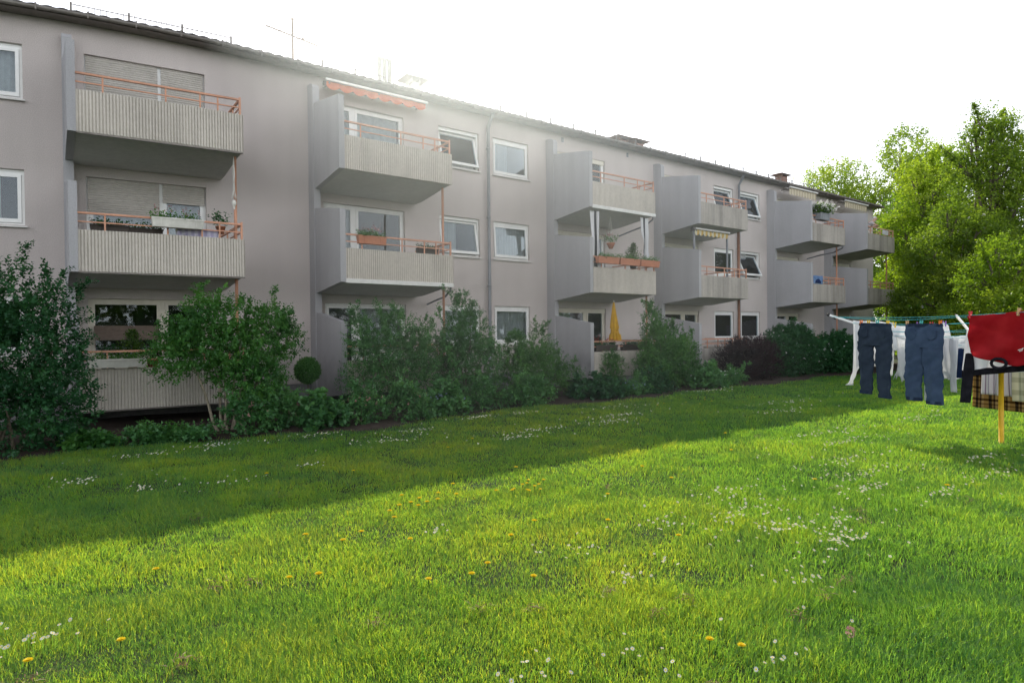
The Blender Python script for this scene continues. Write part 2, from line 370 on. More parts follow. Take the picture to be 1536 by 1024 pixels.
# ------------------------------------------------------------------ ground
def grid_sheet(name, xs, ys, zf, mat_, warp=None):
    X, Y = np.meshgrid(xs, ys); Z = zf(X, Y)
    v = np.stack([X, Y, Z], -1).reshape(-1, 3); nx = len(xs)
    i = np.arange(len(ys)-1)[:, None]*nx + np.arange(nx-1)[None]
    f = np.stack([i, i+1, i+nx+1, i+nx], -1).reshape(-1, 4)
    return np_mesh(name, v, f, mat_, smooth=True)
xs = np.concatenate([np.linspace(-160, -8, 14), np.arange(-7, 46, 0.6), np.linspace(46.5, 320, 26)])
ys = np.concatenate([np.linspace(-120, -7, 12), np.arange(-6, 14, 0.5), np.linspace(14.5, 320, 30)])
tag(grid_sheet('ground', xs, ys, ground_z, M['ground']), kind='structure')

def vnoise(x, y, s, seed):
    g = np.random.default_rng(seed).random((256, 256)); x = x/s + 100; y = y/s + 100
    xi = np.floor(x).astype(int); yi = np.floor(y).astype(int); fx = smooth01(x-xi); fy = smooth01(y-yi)
    h = lambda a, b: g[a % 256, b % 256]
    return (h(xi,yi)*(1-fx)+h(xi+1,yi)*fx)*(1-fy) + (h(xi,yi+1)*(1-fx)+h(xi+1,yi+1)*fx)*fy

def bed_edge(x):       # front edge of the planting bed
    x = np.asarray(x, float)
    return 12.35 + 0.28*np.sin(x*0.8+0.5) + 0.18*np.sin(x*2.1) - 0.35*np.exp(-((x-5)/2.5)**2) + 0.25*smooth01((x-17)/5)
bx_ = np.arange(-6, 38.2, 0.3); tt = np.linspace(0, 1, 14)
BX, TT = np.meshgrid(bx_, tt); BY = bed_edge(BX) + TT*(16.8 - bed_edge(BX))
BZ = ground_z(BX, BY) + 0.004 + 0.06*np.sin(np.clip(TT*6, 0, pi/2)) + 0.04*(vnoise(BX, BY, 0.35, 3)-0.5)*np.clip(TT*6, 0, 1)
nx = len(bx_); ii = np.arange(13)[:, None]*nx + np.arange(nx-1)[None]
bf = np.stack([ii, ii+1, ii+nx+1, ii+nx], -1).reshape(-1, 4)
tag(np_mesh('flower_bed', np.stack([BX, BY, BZ], -1).reshape(-1, 3), bf, M['soil'], smooth=True), kind='structure')
# added haze box standing in for lens glare: thin forward scattering air
hm, hnt, hnd, hlk = newmat('glare_haze')
ho = N(hnd, 'ShaderNodeOutputMaterial'); hv = N(hnd, 'ShaderNodeVolumeScatter', i_Density=GLARE_HAZE, i_Anisotropy=0.87)
hv.inputs['Color'].default_value = (0.80, 0.92, 1.0, 1); hlk.new(hv.outputs[0], ho.inputs['Volume'])
hb = MB(); hb.box(3.0, 12, 6, 16.3, -0.6, 12); hz_ = hb.build('glare_haze', hm); tag(hz_, 'thin bright haze added in front of the block to stand in for lens glare', 'glare_haze', kind='stuff')
# ------------------------------------------------------------------ foliage helpers
def leaf_cloud(name, pos, axis, nrm, ln, wd, tint, mat_, parent):
    axis = unit(axis); side = unit(np.cross(axis, nrm)); nrm = unit(np.cross(side, axis))
    L = ln[:, None]; W_ = wd[:, None]
    p0 = pos; p1 = pos + axis*L*0.45 + side*W_ + nrm*L*0.06; p2 = pos + axis*L - nrm*L*0.12; p3 = pos + axis*L*0.45 - side*W_ + nrm*L*0.06
    n = len(pos); v = np.stack([p0, p1, p2, p3], 1).reshape(-1, 3)
    f = np.arange(4*n).reshape(n, 4)
    return np_mesh(name, v, f, mat_, parent, tint)

def twigs_leaves(R, p, d, length, k, ls, aspect=0.32, droop=0.0, spread=0.9):
    """p (M,3) twig bases, d (M,3) directions -> leaf arrays along each twig"""
    m = len(p); d = unit(d)
    a = unit(np.cross(d, R.normal(size=(m, 3)))); b = np.cross(d, a)
    t = (np.arange(k)+0.6)/k
    T = np.broadcast_to(t, (m, k)); Lt = length[:, None]
    pos = p[:, None] + d[:, None]*(Lt*T)[..., None]
    pos[..., 2] -= droop*(Lt*T)**2
    ang = np.arange(k)*2.4 + R.random((m, 1))*6.28
    rad = a[:, None]*np.cos(ang)[..., None] + b[:, None]*np.sin(ang)[..., None]
    ax = d[:, None]*0.55 + rad*spread + R.normal(size=(m, k, 3))*0.25; ax[..., 2] -= droop*0.8
    nr = np.array([0, 0, 1.0]) + R.normal(size=(m, k, 3))*0.55
    ln = ls*(0.65 + 0.6*R.random((m, k)))*(1-0.35*T)
    return pos.reshape(-1, 3), ax.reshape(-1, 3), nr.reshape(-1, 3), ln.ravel(), ln.ravel()*aspect

def crown_points(R, ell, n, shell=0.55, up=0.35):
    """points inside a union of ellipsoids, denser near the outside; returns points, outward directions"""
    e = np.array(ell, float); vol = e[:, 3]*e[:, 4]*e[:, 5]; vol = vol**0.8
    c = R.choice(len(e), n, p=vol/vol.sum()); u = unit(R.normal(size=(n, 3)))
    r = shell + (1-shell)*R.random(n)**0.7
    p = e[c, :3] + u*e[c, 3:6]*r[:, None]
    d = u + np.array([0, 0, up]) + R.normal(size=(n, 3))*0.35
    return p, d

def limb(R, a, b, r0, r1, mb, wob=0.08, n=6):
    a = np.array(a, float); b = np.array(b, float); L = np.linalg.norm(b-a)
    pts = []; off = np.zeros(3)
    for i in range(n):
        t = i/(n-1)
        if 0 < i < n-1: off = off + R.normal(size=3)*wob*L/n*1.6
        q = a + (b-a)*t + off*(1-t*0.5); q[2] += 0.08*L*sin(pi*t)
        pts.append(tuple(q))
    mb.path(pts, [r0+(r1-r0)*i/(n-1) for i in range(n)], 6)
    return pts

def plant_tuft(name, mat_, parent, c, ext, n, ls, seed, up=0.8, warp=False, aspect=0.3):
    """a small potted or bedding plant: leaves on short twigs above a box-like footprint"""
    R = np.random.default_rng(seed)
    p = np.array(c) + (R.random((n, 3))-0.5)*np.array(ext)
    d = np.stack([R.normal(size=n)*0.6, R.normal(size=n)*0.6, np.full(n, up)], 1)
    P = twigs_leaves(R, p, d, 0.10+0.12*R.random(n), 5, ls, aspect)
    tint = np.clip(R.normal(0.5, 0.25, len(P[0])), 0, 1)
    if warp: P = (np.array([settle(q) for q in P[0]]),) + P[1:]
    return leaf_cloud(name, *P, tint, mat_, parent)

# ------------------------------------------------------------------ the apartment block
YW, YF, YI = 16.84, 14.74, 16.44
ZS = [0.44, 3.19, 5.94]
BXL = [0.51, 5.88, 14.15, 19.70, 27.71, 33.03]
XA, XB, YB = -9.0, 38.42, 28.6
bld = thing('apartment_building', (15, YW, 0), 'long three storey apartment block of pale grey render with cantilevered balconies', 'building')

SMALL = [(-1.82, -0.33), (9.73, 11.2), (11.75, 13.22), (23.45, 24.88), (25.42, 26.95)]
SZ = [(1.55, 2.79), (4.34, 5.55), (7.08, 8.27)]
TILT = {(1, 2): 15, (1, 1): 11, (2, 1): 4, (3, 2): 17, (4, 2): 17, (4, 1): 24}
holes = []
for ci, (a, b) in enumerate(SMALL):
    for li, (z0, z1) in enumerate(SZ): holes.append((a, b, z0, z1))
for x in BXL:
    for z in ZS: holes.append((x+0.24, x+2.68, z+0.17, z+2.33))
for k in (5,):     # narrow door right of the last balcony
    pass
# wall with openings
gx = sorted(set([XA, XB] + [h[0] for h in holes] + [h[1] for h in holes])); gz = sorted(set([0.6, 8.94] + [h[2] for h in holes] + [h[3] for h in holes]))
mb = MB()
for i in range(len(gx)-1):
    for j in range(len(gz)-1):
        cx, cz = (gx[i]+gx[i+1])/2, (gz[j]+gz[j+1])/2
        if any(h[0] < cx < h[1] and h[2] < cz < h[3] for h in holes): continue
        mb.quad((gx[i], YW, gz[j]), (gx[i+1], YW, gz[j]), (gx[i+1], YW, gz[j+1]), (gx[i], YW, gz[j+1]))
for (a, b, z0, z1) in holes:
    D = YW+0.26
    mb.quad((a, YW, z0), (a, YW, z1), (a, D, z1), (a, D, z0)); mb.quad((b, YW, z0), (b, D, z0), (b, D, z1), (b, YW, z1))
    mb.quad((a, YW, z1), (b, YW, z1), (b, D, z1), (a, D, z1)); mb.quad((a, YW, z0), (a, D, z0), (b, D, z0), (b, YW, z0))
mb.quad((XB, YW, 0.6), (XB, YB, 0.6), (XB, YB, 8.94), (XB, YW, 8.94)); mb.quad((XA, YB, 0.6), (XA, YW, 0.6), (XA, YW, 8.94), (XA, YB, 8.94))
mb.quad((XB, YB, 0.6), (XA, YB, 0.6), (XA, YB, 8.94), (XB, YB, 8.94))
mb.quad((XA, YW, 0.6), (XB, YW, 0.6), (XB, YW+0.03, 0.6), (XA, YW+0.03, 0.6))
wall = mb.build('wall', M['stucco'], bld, True)
MB().box(XA, XB-0.03, YW+0.03, YB-0.03, -0.3, 0.597).build('plinth', M['plinth'], bld)
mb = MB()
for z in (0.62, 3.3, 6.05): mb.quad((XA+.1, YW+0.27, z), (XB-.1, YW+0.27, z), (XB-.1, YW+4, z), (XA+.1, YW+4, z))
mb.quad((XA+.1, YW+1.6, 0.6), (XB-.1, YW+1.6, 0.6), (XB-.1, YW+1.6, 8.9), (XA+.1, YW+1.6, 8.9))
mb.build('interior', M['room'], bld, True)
# roof: pantile sheet, ridge, soffit, gutter
def roofz(y): return 9.0 + (y-16.42)*0.25 if y < 22.6 else 9.0 + 6.18*0.25 - (y-22.6)*0.25
xs_ = np.arange(XA-0.3, XB+0.35, 0.03125)
rows = [16.42, 17.4, 18.6, 20.0, 21.4, 22.6, 25.0, 28.9]
v = []; 
for yy in rows:
    for x in xs_:
        ph = (x/0.25) % 1.0
        v.append(settle((x, yy, roofz(yy) + 0.035*(abs(sin(pi*ph))**1.4*0.7))))
n_ = len(xs_); ii = np.arange(len(rows)-1)[:, None]*n_ + np.arange(n_-1)[None]
roof = np_mesh('roof', np.array(v), np.stack([ii, ii+1, ii+n_+1, ii+n_], -1).reshape(-1, 4), M['roof'], bld)
mb = MB(); 
segs = [(XA-0.3, -4), (-4, -2), (-2, -1), (-1, 0), (0, 1), (1, 2), (2, 3.3), (3.3, XB+0.32)]
for a, b in segs: mb.box(a, b, 16.46, YW-0.002, 8.90, 8.945)
for a, b in segs: mb.box(a, b, 16.44, 16.46, 8.885, 8.985)
mb.build('soffit', M['gutter'], roof, True)
mb = MB(); mb.path([(x, 16.385, 8.935) for x in (XA-0.3, -4, -2, -1, 0, 1, 2, 3.3, 12, 25, XB+0.35)], 0.05, 8)
for x in np.arange(-1, 38, 0.9): mb.box(x, x+0.03, 16.32, 16.45, 8.865, 9.0)
mb.build('gutter', M['gutter'], roof, True)
MB().prism_x(XA, XB-0.002, [(YW+0.01, 8.945), (YB-.01, 8.945), (22.6, 10.48)]).build('gable', M['stucco'], bld, True)
# things on the roof
for a, b in ((0.55, 3.95), (6.35, 8.3), (12.5, 19.2), (22.3, 33.0)):
    mb = MB(); y = 17.44; z = roofz(y)
    for q in (0.02, 0.18, 0.34): mb.tube((a, y, z+q), (b, y, z+q), 0.009, 5)
    n = int((b-a)/0.11)
    for i in range(n+1): x = a+(b-a)*i/n; mb.tube((x, y, z+0.02), (x, y, z+0.34), 0.005, 4)
    m_ = max(2, int((b-a)/1.0))
    for i in range(m_+1): x = a+(b-a)*i/m_; mb.box(x-0.02, x+0.02, y-0.01, y+0.02, z-0.02, z+0.38)
    mb.build('snow_guard', M['gutter'], roof, True)
for dx in (0, 0.17, 0.35):
    mb = MB(); mb.lathe((8.98+dx, 19.34, 9.5), [(0.07, 0), (0.07, 1.5+0.03*dx), (0.085, 1.5), (0.085, 1.62)], 12); mb.build('flue_pipe', M['galv'], roof)
mb = MB(); mb.box(8.8, 9.5, 19.1, 19.6, 9.6, 10.18); mb.build('flue_base', M['galv'], roof)
def vent(x0, x1, y, zt, mtl):
    mb = MB(); zb = roofz(y)-0.1
    mb.box(x0+0.34, x1-0.34, y-0.25, y+0.25, zb, zt-0.2); mb.build('chimney', M['brick'] if mtl != 'galv' else M['galv'], roof)
    ch = [c for c in roof.children if c.name.startswith('chimney')][-1]
    mb = MB()
    mb.add([(x0, y-.4, zt-.06), (x1, y-.4, zt-.06), (x1, y+.4, zt-.06), (x0, y+.4, zt-.06), (x0+.15, y-.2, zt), (x1-.15, y-.2, zt), (x1-.15, y+.2, zt), (x0+.15, y+.2, zt)],
           [(3,2,1,0), (4,5,6,7), (0,1,5,4), (1,2,6,5), (2,3,7,6), (3,0,4,7)])
    for sx in (x0+.28, x1-.32): mb.box(sx, sx+.04, y-.22, y+.22, zt-.2, zt-.06)
    o = mb.build('cap', M['galv'] if mtl == 'galv' else M['rust'], roof); o.parent = ch
vent(9.75, 10.65, 19.34, 10.62, 'galv'); vent(19.75, 20.85, 19.34, 10.42, 'rust'); vent(20.75, 21.85, 19.34, 10.45, 'rust'); vent(33.4, 34.5, 19.84, 10.86, 'rust')

# windows ----------------------------------------------------------
def bars(mb, x0, x1, z0, z1, t, y0, y1, tb=None):
    tb = tb or t
    mb.box(x0, x0+t, y0, y1, z0, z1); mb.box(x1-t, x1, y0, y1, z0, z1)
    mb.box(x0+t, x1-t, y0, y1, z1-t, z1); mb.box(x0+t, x1-t, y0, y1, z0, z0+tb)

def rot_mb(mb, yc, zc, ang):
    c, s = cos(ang), sin(ang)
    mb.v = [(x, yc+(y-yc)*c-(z-zc)*s*-1, zc+(z-zc)*c-(y-yc)*s) for x, y, z in mb.v]
    return mb

def curtain(x0, x1, z0, z1, parent, full=True, part=None, y=None):
    y = y or YW+0.24
    n = 40; mb = MB(); vs = []
    a, b = (x0, x1) if part is None else part
    for i in range(n+1):
        x = a+(b-a)*i/n; yy = y+0.025*sin(i*1.9)+0.012*sin(i*0.7)
        vs += [(x, yy, z0), (x, yy, z1)]
    mb.add(vs, [(2*i, 2*i+2, 2*i+3, 2*i+1) for i in range(n)], True)
    return mb.build('curtain', M['ccurt'], parent, True)

def small_window(x0, x1, z0, z1, tilt, cur):
    mb = MB(); bars(mb, x0, x1, z0, z1, 0.05, YW+0.07, YW+0.15)
    mb.box(x0, x1, YW+0.071, YW+0.149, z1-0.10, z1-0.052)
    fr = mb.build('window', M['pvc'], bld, True)
    yc, zc = YW+0.09, (z0+z1)/2
    i0, i1, k0, k1 = x0+0.055, x1-0.055, z0+0.055, z1-0.105
    mb = MB(); bars(mb, i0, i1, k0, k1, 0.065, YW+0.045, YW+0.105, 0.085); rot_mb(mb, yc, zc, radians(tilt)).build('sash', M['pvc'], fr, True)
    sash = fr.children[-1] if False else [c for c in bpy.data.objects if c.parent == fr and c.name.startswith('sash')][0]
    mb = MB(); mb.box(i0+0.06, i1-0.06, YW+0.068, YW+0.078, k0+0.08, k1-0.06)
    rot_mb(mb, yc, zc, radians(tilt)).build('pane', M['glass'], fr, True)
    mb = MB(); mb.prism_x(x0-0.04, x1+0.04, [(YW-0.07, z0-0.055), (YW-0.001, z0-0.045), (YW+0.07, z0-0.002), (YW-0.07, z0-0.03)])
    mb.build('sill', M['trim'], fr, True)
    if cur: curtain(x0+.05, x1-.05, z0+.05, z1-.05, fr, part=cur, y=YW+0.22)
    return fr
for ci, (a, b) in enumerate(SMALL):
    for li, (z0, z1) in enumerate(SZ):
        cur = [(a+.06, a+.72), (a+.05, b-.05), (a+.06, b-.06)][(ci*2+li) % 3] if (ci, li) not in ((3, 0), (3, 1)) else None
        if (ci, li) == (0, 1): cur = (b-0.75, b-0.4)
        small_window(a, b, z0, z1, TILT.get((ci, li), 0), cur)
# half curtain in the ground floor window
def roller(x0, x1, zt, zb, parent, mtl):
    mb = MB(); n = max(1, int((zt-zb)/0.05)); y = YW+0.05
    vs = []
    for i in range(n+1):
        z = zt-(zt-zb)*i/n; vs += [(x0, y+0.008, z), (x1, y+0.008, z)]
        if i < n:
            zm = z-(zt-zb)/n*0.5; vs += [(x0, y-0.006, zm), (x1, y-0.006, zm)]
    mb.add(vs, [(2*i, 2*i+1, 2*i+3, 2*i+2) for i in range(2*n)])
    mb.box(x0, x1, y-0.012, y+0.012, zb-0.035, zb)
    return mb.build('roller_shutter', mtl, parent, True)

def balcony_window(bi, li):
    x0, x1 = BXL[bi]+0.24, BXL[bi]+2.68; z0, z1 = ZS[li]+0.17, ZS[li]+2.33
    left_door = bi in (1,)
    xm = x0+0.90 if left_door else x0+1.47
    mtl = M['cream'] if bi != 1 and li == 0 else M['pvc']
    mb = MB(); bars(mb, x0, x1, z0, z1, 0.06, YW+0.09, YW+0.17); mb.box(xm-0.05, xm+0.05, YW+0.085, YW+0.175, z0+.06, z1-.06)
    for a, b, door in ((x0+.06, xm-.05, left_door), (xm+.05, x1-.06, not left_door)):
        zb = z0+0.06 if door else z0+0.80
        bars(mb, a, b, zb, z1-0.062, 0.07, YW+0.07, YW+0.13)
    a, b = (xm+.05, x1-.06) if left_door else (x0+.06, xm-.05)
    mb.box(a, b, YW+0.10, YW+0.16, z0+.06, z0+.80)
    fr = mb.build('balcony_window', mtl, bld, True)
    mb = MB()
    for a, b, door in ((x0+.06, xm-.05, left_door), (xm+.05, x1-.06, not left_door)):
        zb = z0+0.06 if door else z0+0.80
        mb.box(a+.065, b-.065, YW+0.095, YW+0.105, zb+.065, z1-.127)
        mb2 = MB()
    mb.build('pane', M['glass'], fr, True)
    sh = {(0, 2): (2.1, 2.1, 's'), (0, 1): (0.78, 0.42, 's'), (0, 0): (0.0, 0.0, 'b')}.get((bi, li))
    if sh:
        m_ = M['shutter'] if sh[2] == 's' else M['shutterb']
        if sh[0]: roller(x0+.03, xm-.035, z1-.01, z1-sh[0], fr, m_)
        if sh[1]: roller(xm+.035, x1-.03, z1-.01, z1-sh[1], fr, m_)
    if (bi, li) == (0, 0): curtain(x0, x1, z0+.05, z1-1.1, fr, part=(x0+.1, x0+1.4), y=YW+0.3)
    if not sh or bi == 0 and li == 1:
        curtain(x0, x1, z0+.05, z1-.05, fr, part=((x0+.1, x0+1.1), (x0+.9, x0+2.3), (x0+.1, x1-.1))[(bi+2*li) % 3], y=YW+0.3)
    if bi in (2, 3, 4, 5):    # closed shutter box above
        mb = MB(); mb.box(x0+.03, x1-.03, YW+0.03, YW+0.08, z1-0.16, z1-0.01); mb.build('shutter_box', M['cream'], fr, True)
    if (bi, li) == (0, 0):
        mb = MB(); zt = z1-0.62
        mb.prism_x(x0+.1, xm-.1, [(YW-0.02, zt), (YW-0.28, zt-0.28), (YW-0.28, zt-0.33), (YW-0.02, zt-0.05)]); mb.build('sun_shade', M['shutterb'], fr, True)
for bi in range(6):
    for li in range(3): balcony_window(bi, li)

# balconies --------------------------------------------------------
def ribs(mb, axis, a, b, c, z0, z1, sgn):
    """corrugated slab face: along x at y=c (axis x, facing -y) or along y at x=c (axis y, facing +x)"""
    p = 0.056; n = max(1, round((b-a)/p)); p = (b-a)/n; vs = []; pts = []
    for i in range(n):
        for f, o in ((0.0, 0.0), (0.58, 0.0), (0.62, 0.022), (0.92, 0.022)): pts.append((a+(i+f)*p, o))
    pts.append((b, 0.0))
    for t, o in pts:
        for z in (z0, z1): vs.append((t, c+o, z) if axis == 'x' else (c-o, t, z))
    mb.add(vs, [(2*i, 2*i+2, 2*i+3, 2*i+1) for i in range(len(pts)-1)])

def balcony(bi, li):
    xl, zs = BXL[bi], ZS[li]; xr = xl+3.05; rib = bi < 3
    mb = MB(); mb.prism_x(xl+0.002, xr-0.03, [(YF+0.09, zs+0.005), (YI, zs-0.18), (YW-0.002, zs-0.18), (YW-0.002, zs+0.15), (YF+0.09, zs+0.15)])
    mb.box(xl+.1, xl+2.6, YF+0.1, YF+0.16, zs-0.014, zs+0.004)
    b = mb.build('balcony', M['slab'], bld, True)
    mb = MB(); zt = zs+0.82
    if rib:
        mb.box(xl+.002, xr-0.024, YF+0.024, YF+0.088, zs, zt); mb.box(xr-0.088, xr-0.024, YF+0.088, YW-0.003, zs, zt)
        ribs(mb, 'x', xl+.002, xr, YF, zs, zt+0.002, 1); ribs(mb, 'y', YF, YW-0.003, xr, zs, zt+0.002, 1)
    else:
        mb.box(xl+.002, xr, YF, YF+0.088, zs, zt); mb.box(xr-0.088, xr, YF+0.088, YW-0.003, zs, zt)
        for q in np.arange(xl+0.1, xr-0.05, 0.1): mb.box(q, q+0.012, YF-0.004, YF+0.001, zs+.02, zt-.02)
    mb.build('parapet', M['ribbed' if rib else 'plain'], b, True)
    if (bi, li) in ((1, 1), (2, 2)):
        mb = MB(); mb.box(xl, xr+0.004, YF-0.012, YF+0.022, zs-0.03, zs+0.075); mb.build('edge_strip', M['trim'], b, True)
    if rib and bi == 0:
        mb = MB(); mb.box(xl, xr, YF+0.004, YF+0.05, zs-0.03, zs-0.004); mb.build('drip_edge', M['gutter'], b, True)
    mb = MB(); mb.prism_x(xl-0.14, xl, [(YF-0.03, zs-0.015), (YI+0.05, zs-0.195), (YI+0.05, zs+2.06), (YF-0.03, zs+1.76)]); mb.build('side_panel', M['panel'], b, True)
    # railing
    mb = MB(); zr = zt+0.34; y = YF+0.055; xe = xr-0.05
    mb.box(xl, xe, y-0.025, y+0.025, zr-0.02, zr+0.02); mb.box(xl, xe, y-0.012, y+0.012, zr-0.185, zr-0.16)
    mb.box(xe-.025, xe+.025, y+0.026, YW-0.05, zr-0.02, zr+0.02); mb.box(xe-.012, xe+.012, y+0.026, YW-0.05, zr-0.185, zr-0.16)
    for q in (xl+0.45, xl+1.55, xl+2.2, xl+2.55): mb.box(q-.015, q+.015, y-.013, y+.013, zt, zr-.02)
    mb.box(xe-.02, xe+.02, y-.02, y+.02, zt, zr+0.05)
    for q in (YF+0.7, YF+1.4): mb.box(xe-.015, xe+.015, q-.015, q+.015, zt, zr-.02)
    mb.build('railing', M['orange'], b, True)
    # drain pipe down from this balcony
    mb = MB(); zz = 0.1 if li == 0 else ZS[li-1]+0.15; xp = xl+2.97
    if li > 0:
        px_, py_ = xp-0.02, YF+0.36
        mb.path([(px_, py_, zz), (px_, py_, zs-0.03)], 0.034 if bi != 3 else 0.055, 8); mb.build('drain_pipe', M['orange' if bi != 3 else 'brownpipe'], b, True)
    if (bi, li) in ((1, 1), (2, 2), (4, 2)):
        mb = MB(); mb.path([(xr-.03, YF+.1, zs-.03), (xr-.03, YF+.1, zs-.1), (xr+.1, YF+.6, zs-.25), (xr+.28, YF+1.4, zs-.3), (xr+.32, YW-.05, zs-.4)], 0.03, 8); mb.build('overflow_pipe', M['pipe'], b, True)
    return b
BAL = {(bi, li): balcony(bi, li) for bi in range(6) for li in range(3)}
for bi, xl in enumerate(BXL):      # wing walls that carry the side panels
    mb = MB(); x0, x1 = xl-0.165, xl+0.012
    mb.prism_x(x0, x1, [(YW-0.001, -0.2), (YI, -0.2), (YI, 8.42), (YI+0.06, 8.5), (YI+0.16, 8.55), (YW-0.001, 8.57)]); mb.build('wing_wall', M['panel'], bld, True)
for x, za, zb in ((11.48, 0.1, 8.9), (25.13, 0.1, 8.9), (5.62, 6.1, 8.6)):
    mb = MB()
    if za < 1:
        mb.path([(x, YW-0.13, za), (x, YW-0.13, zb-0.45), (x, YW-0.22, zb-0.3), (x, 16.42, zb-0.02)], 0.055, 10)
        for z in (1.2, 3.4, 5.6, 7.8): mb.lathe((x, YW-0.13, z), [(0.064, 0), (0.064, 0.05)], 10); mb.box(x-.01, x+.01, YW-0.08, YW, z+.01, z+.04)
        mb.build('downpipe', M['pipe'], bld)
for x0, x1, y in ((3.9, 4.4, 0), (8.4, 8.9, 0)):
    mb = MB(); mb.box(x0, x1, YW+0.01, YW+0.05, 0.22, 0.5); mb.build('cellar_window', M['black'], bld)
for x in (14.7, 18.0): 
    mb = MB(); mb.box(x, x+0.1, YW-0.012, YW+0.01, 8.62, 8.78); mb.build('air_vent', M['pipe'], bld)

# antenna
an = thing('television_antenna', (5.66, 17.84, roofz(17.84)), 'thin rusty television mast with one crossbar standing on the tiled roof', 'antenna')
mb = MB(); z = roofz(17.84)
mb.path([(5.66, 17.84, z-0.05), (5.66, 17.84, 10.72)], 0.026, 8); mb.ball((5.66, 17.84, 10.73), 0.04); mb.build('mast', M['rust'], an)
mb = MB(); mb.tube((4.85, 17.55, 10.22), (6.5, 18.2, 10.34), 0.016, 6)
for t in (0.05, 0.25, 0.45, 0.62, 0.8, 0.95):
    x, y, zz = 4.85+1.65*t, 17.55+.65*t, 10.22+.12*t; mb.tube((x+.06, y-.16, zz+.0), (x-.06, y+.16, zz), 0.008, 5)
mb.ball((6.0, 18.0, 10.32), 0.04); mb.build('crossbar', M['rust'], an)
mb = MB(); mb.tube((5.75, 17.84, z), (5.95, 17.86, z+0.32), 0.006, 5); mb.box(5.7, 5.9, 17.8, 17.9, z-.02, z+.1); mb.build('bracket', M['rust'], an)

# awnings ----------------------------------------------------------
def awning(x0, x1, y, z, mtl, label, drop=0.2, nsc=9, proj=0.5, fabric='valance'):
    a = thing('awning', ((x0+x1)/2, y, z), label, 'awning', 'retracted awnings over the balconies')
    mb = MB(); mb.box(x0, x1, y-0.05, y+0.02, z-0.01, z+0.05); mb.build('front_bar', M['trim'], a)
    mb = MB(); mb.path([(x0+.05, y+proj*.6, z+0.02), (x1-.05, y+proj*.6, z+0.02)], 0.07, 10)
    for q in (x0+.1, (x0+x1)/2, x1-.12): mb.box(q, q+.03, y+.021, y+proj, z-.06, z-.02)
    mb.build('arm', M['gutter'], a)
    n = nsc*12; vs = []; uv = []
    for i in range(n+1):
        t = i/n; x = x0+.03+(x1-x0-.06)*t; ph = (t*nsc) % 1
        zb = z-drop*(0.62+0.38*abs(sin(pi*ph))); yy = y+0.04+0.012*sin(t*nsc*6.28)
        vs += [(x, yy, zb), (x, yy-0.01, z-0.012)]
    mb = MB(); mb.add(vs, [(2*i, 2*i+2, 2*i+3, 2*i+1) for i in range(n)])
    o = mb.build('valance', mtl, a)
    ul = o.data.uv_layers.new(name='UVMap')
    for lp in o.data.loops:
        i = lp.vertex_index//2; ul.data[lp.index].uv = (i/n*nsc*1.0, lp.vertex_index % 2)
    return a
awning(6.02, 9.05, 16.3, 8.62, M['awnor'], 'orange scalloped awning rolled in under the eaves of the topmost balcony', 0.21, 8)
awning(28.1, 30.6, 16.0, 8.62, M['awncr'], 'cream scalloped awning under the eaves above the balcony with the white flowers', 0.34, 10)
awning(33.4, 35.9, 16.0, 8.62, M['awncr'], 'cream scalloped awning under the eaves above the man on his balcony', 0.34, 10)
aw = awning(19.8, 21.95, 15.05, 5.78, M['awnye'], 'yellow and cream awning hanging below the upper concrete balcony on two posts', 0.22, 8, 0.3)
mb = MB()
for x in (19.86, 21.95): mb = MB(); mb.box(x-.03, x+.03, 15.12, 15.18, 4.0, 5.72); mb.build('post', M['pipe'], aw)

# planters, pots and other things on the balconies -------------------
def planter(x0, x1, y, z, h, mtl, label, seed, leaf='lf_mid', flower=None, warp=False, nl=60, lh=0.10, ls=0.07, group='flower boxes on the balcony rails', dep=0.17):
    t = thing('flower_box', ((x0+x1)/2, y, z), label, 'flower box', group)
    mb = MB(); d = dep/2; e = 0.02
    mb.add([(x0+e,y-d+e,z),(x1-e,y-d+e,z),(x1-e,y+d-e,z),(x0+e,y+d-e,z),(x0,y-d,z+h),(x1,y-d,z+h),(x1,y+d,z+h),(x0,y+d,z+h),
            (x0+.015,y-d+.015,z+h),(x1-.015,y-d+.015,z+h),(x1-.015,y+d-.015,z+h),(x0+.015,y+d-.015,z+h),
            (x0+.015,y-d+.015,z+h-.03),(x1-.015,y-d+.015,z+h-.03),(x1-.015,y+d-.015,z+h-.03),(x0+.015,y+d-.015,z+h-.03)],
           [(3,2,1,0),(0,1,5,4),(1,2,6,5),(2,3,7,6),(3,0,4,7),(4,5,9,8),(5,6,10,9),(6,7,11,10),(7,4,8,11),(8,9,13,12),(9,10,14,13),(10,11,15,14),(11,8,12,15),(12,13,14,15)])
    mb.box(x0-.008, x1+.008, y-d-.008, y-d-.001, z+h-.03, z+h+.004)
    for q in (x0+.15, x1-.17): mb.box(q, q+.025, y-d-.006, y-d-.001, z+.01, z+h-.03)
    mb.build('box', mtl, t, warp)
    plant_tuft('plants', M[leaf], t, ((x0+x1)/2, y, z+h-0.02), (x1-x0-.08, .14, 0.05), nl, ls, seed, warp=warp)
    if flower: plant_tuft('blossom', M[flower], t, ((x0+x1)/2, y, z+h+lh), (x1-x0-.1, .16, 0.12), max(6, nl//5), 0.045, seed+50, warp=warp, aspect=0.5)
    return t
RZ1 = ZS[1]+0.82
planter(1.75, 2.72, YF-0.06, RZ1+0.14, 0.19, M['planterw'], 'white flower box with red and green plants hung on the rail beside the hanging cord', 11, 'lf_mid', 'pet_pink', True, 70)
planter(0.72, 1.38, YF+0.25, RZ1-0.02, 0.17, M['planterd'], 'dark flower box with trailing plants behind the orange rail, left of the white flower box', 12, 'lf_dark', None, True, 60)
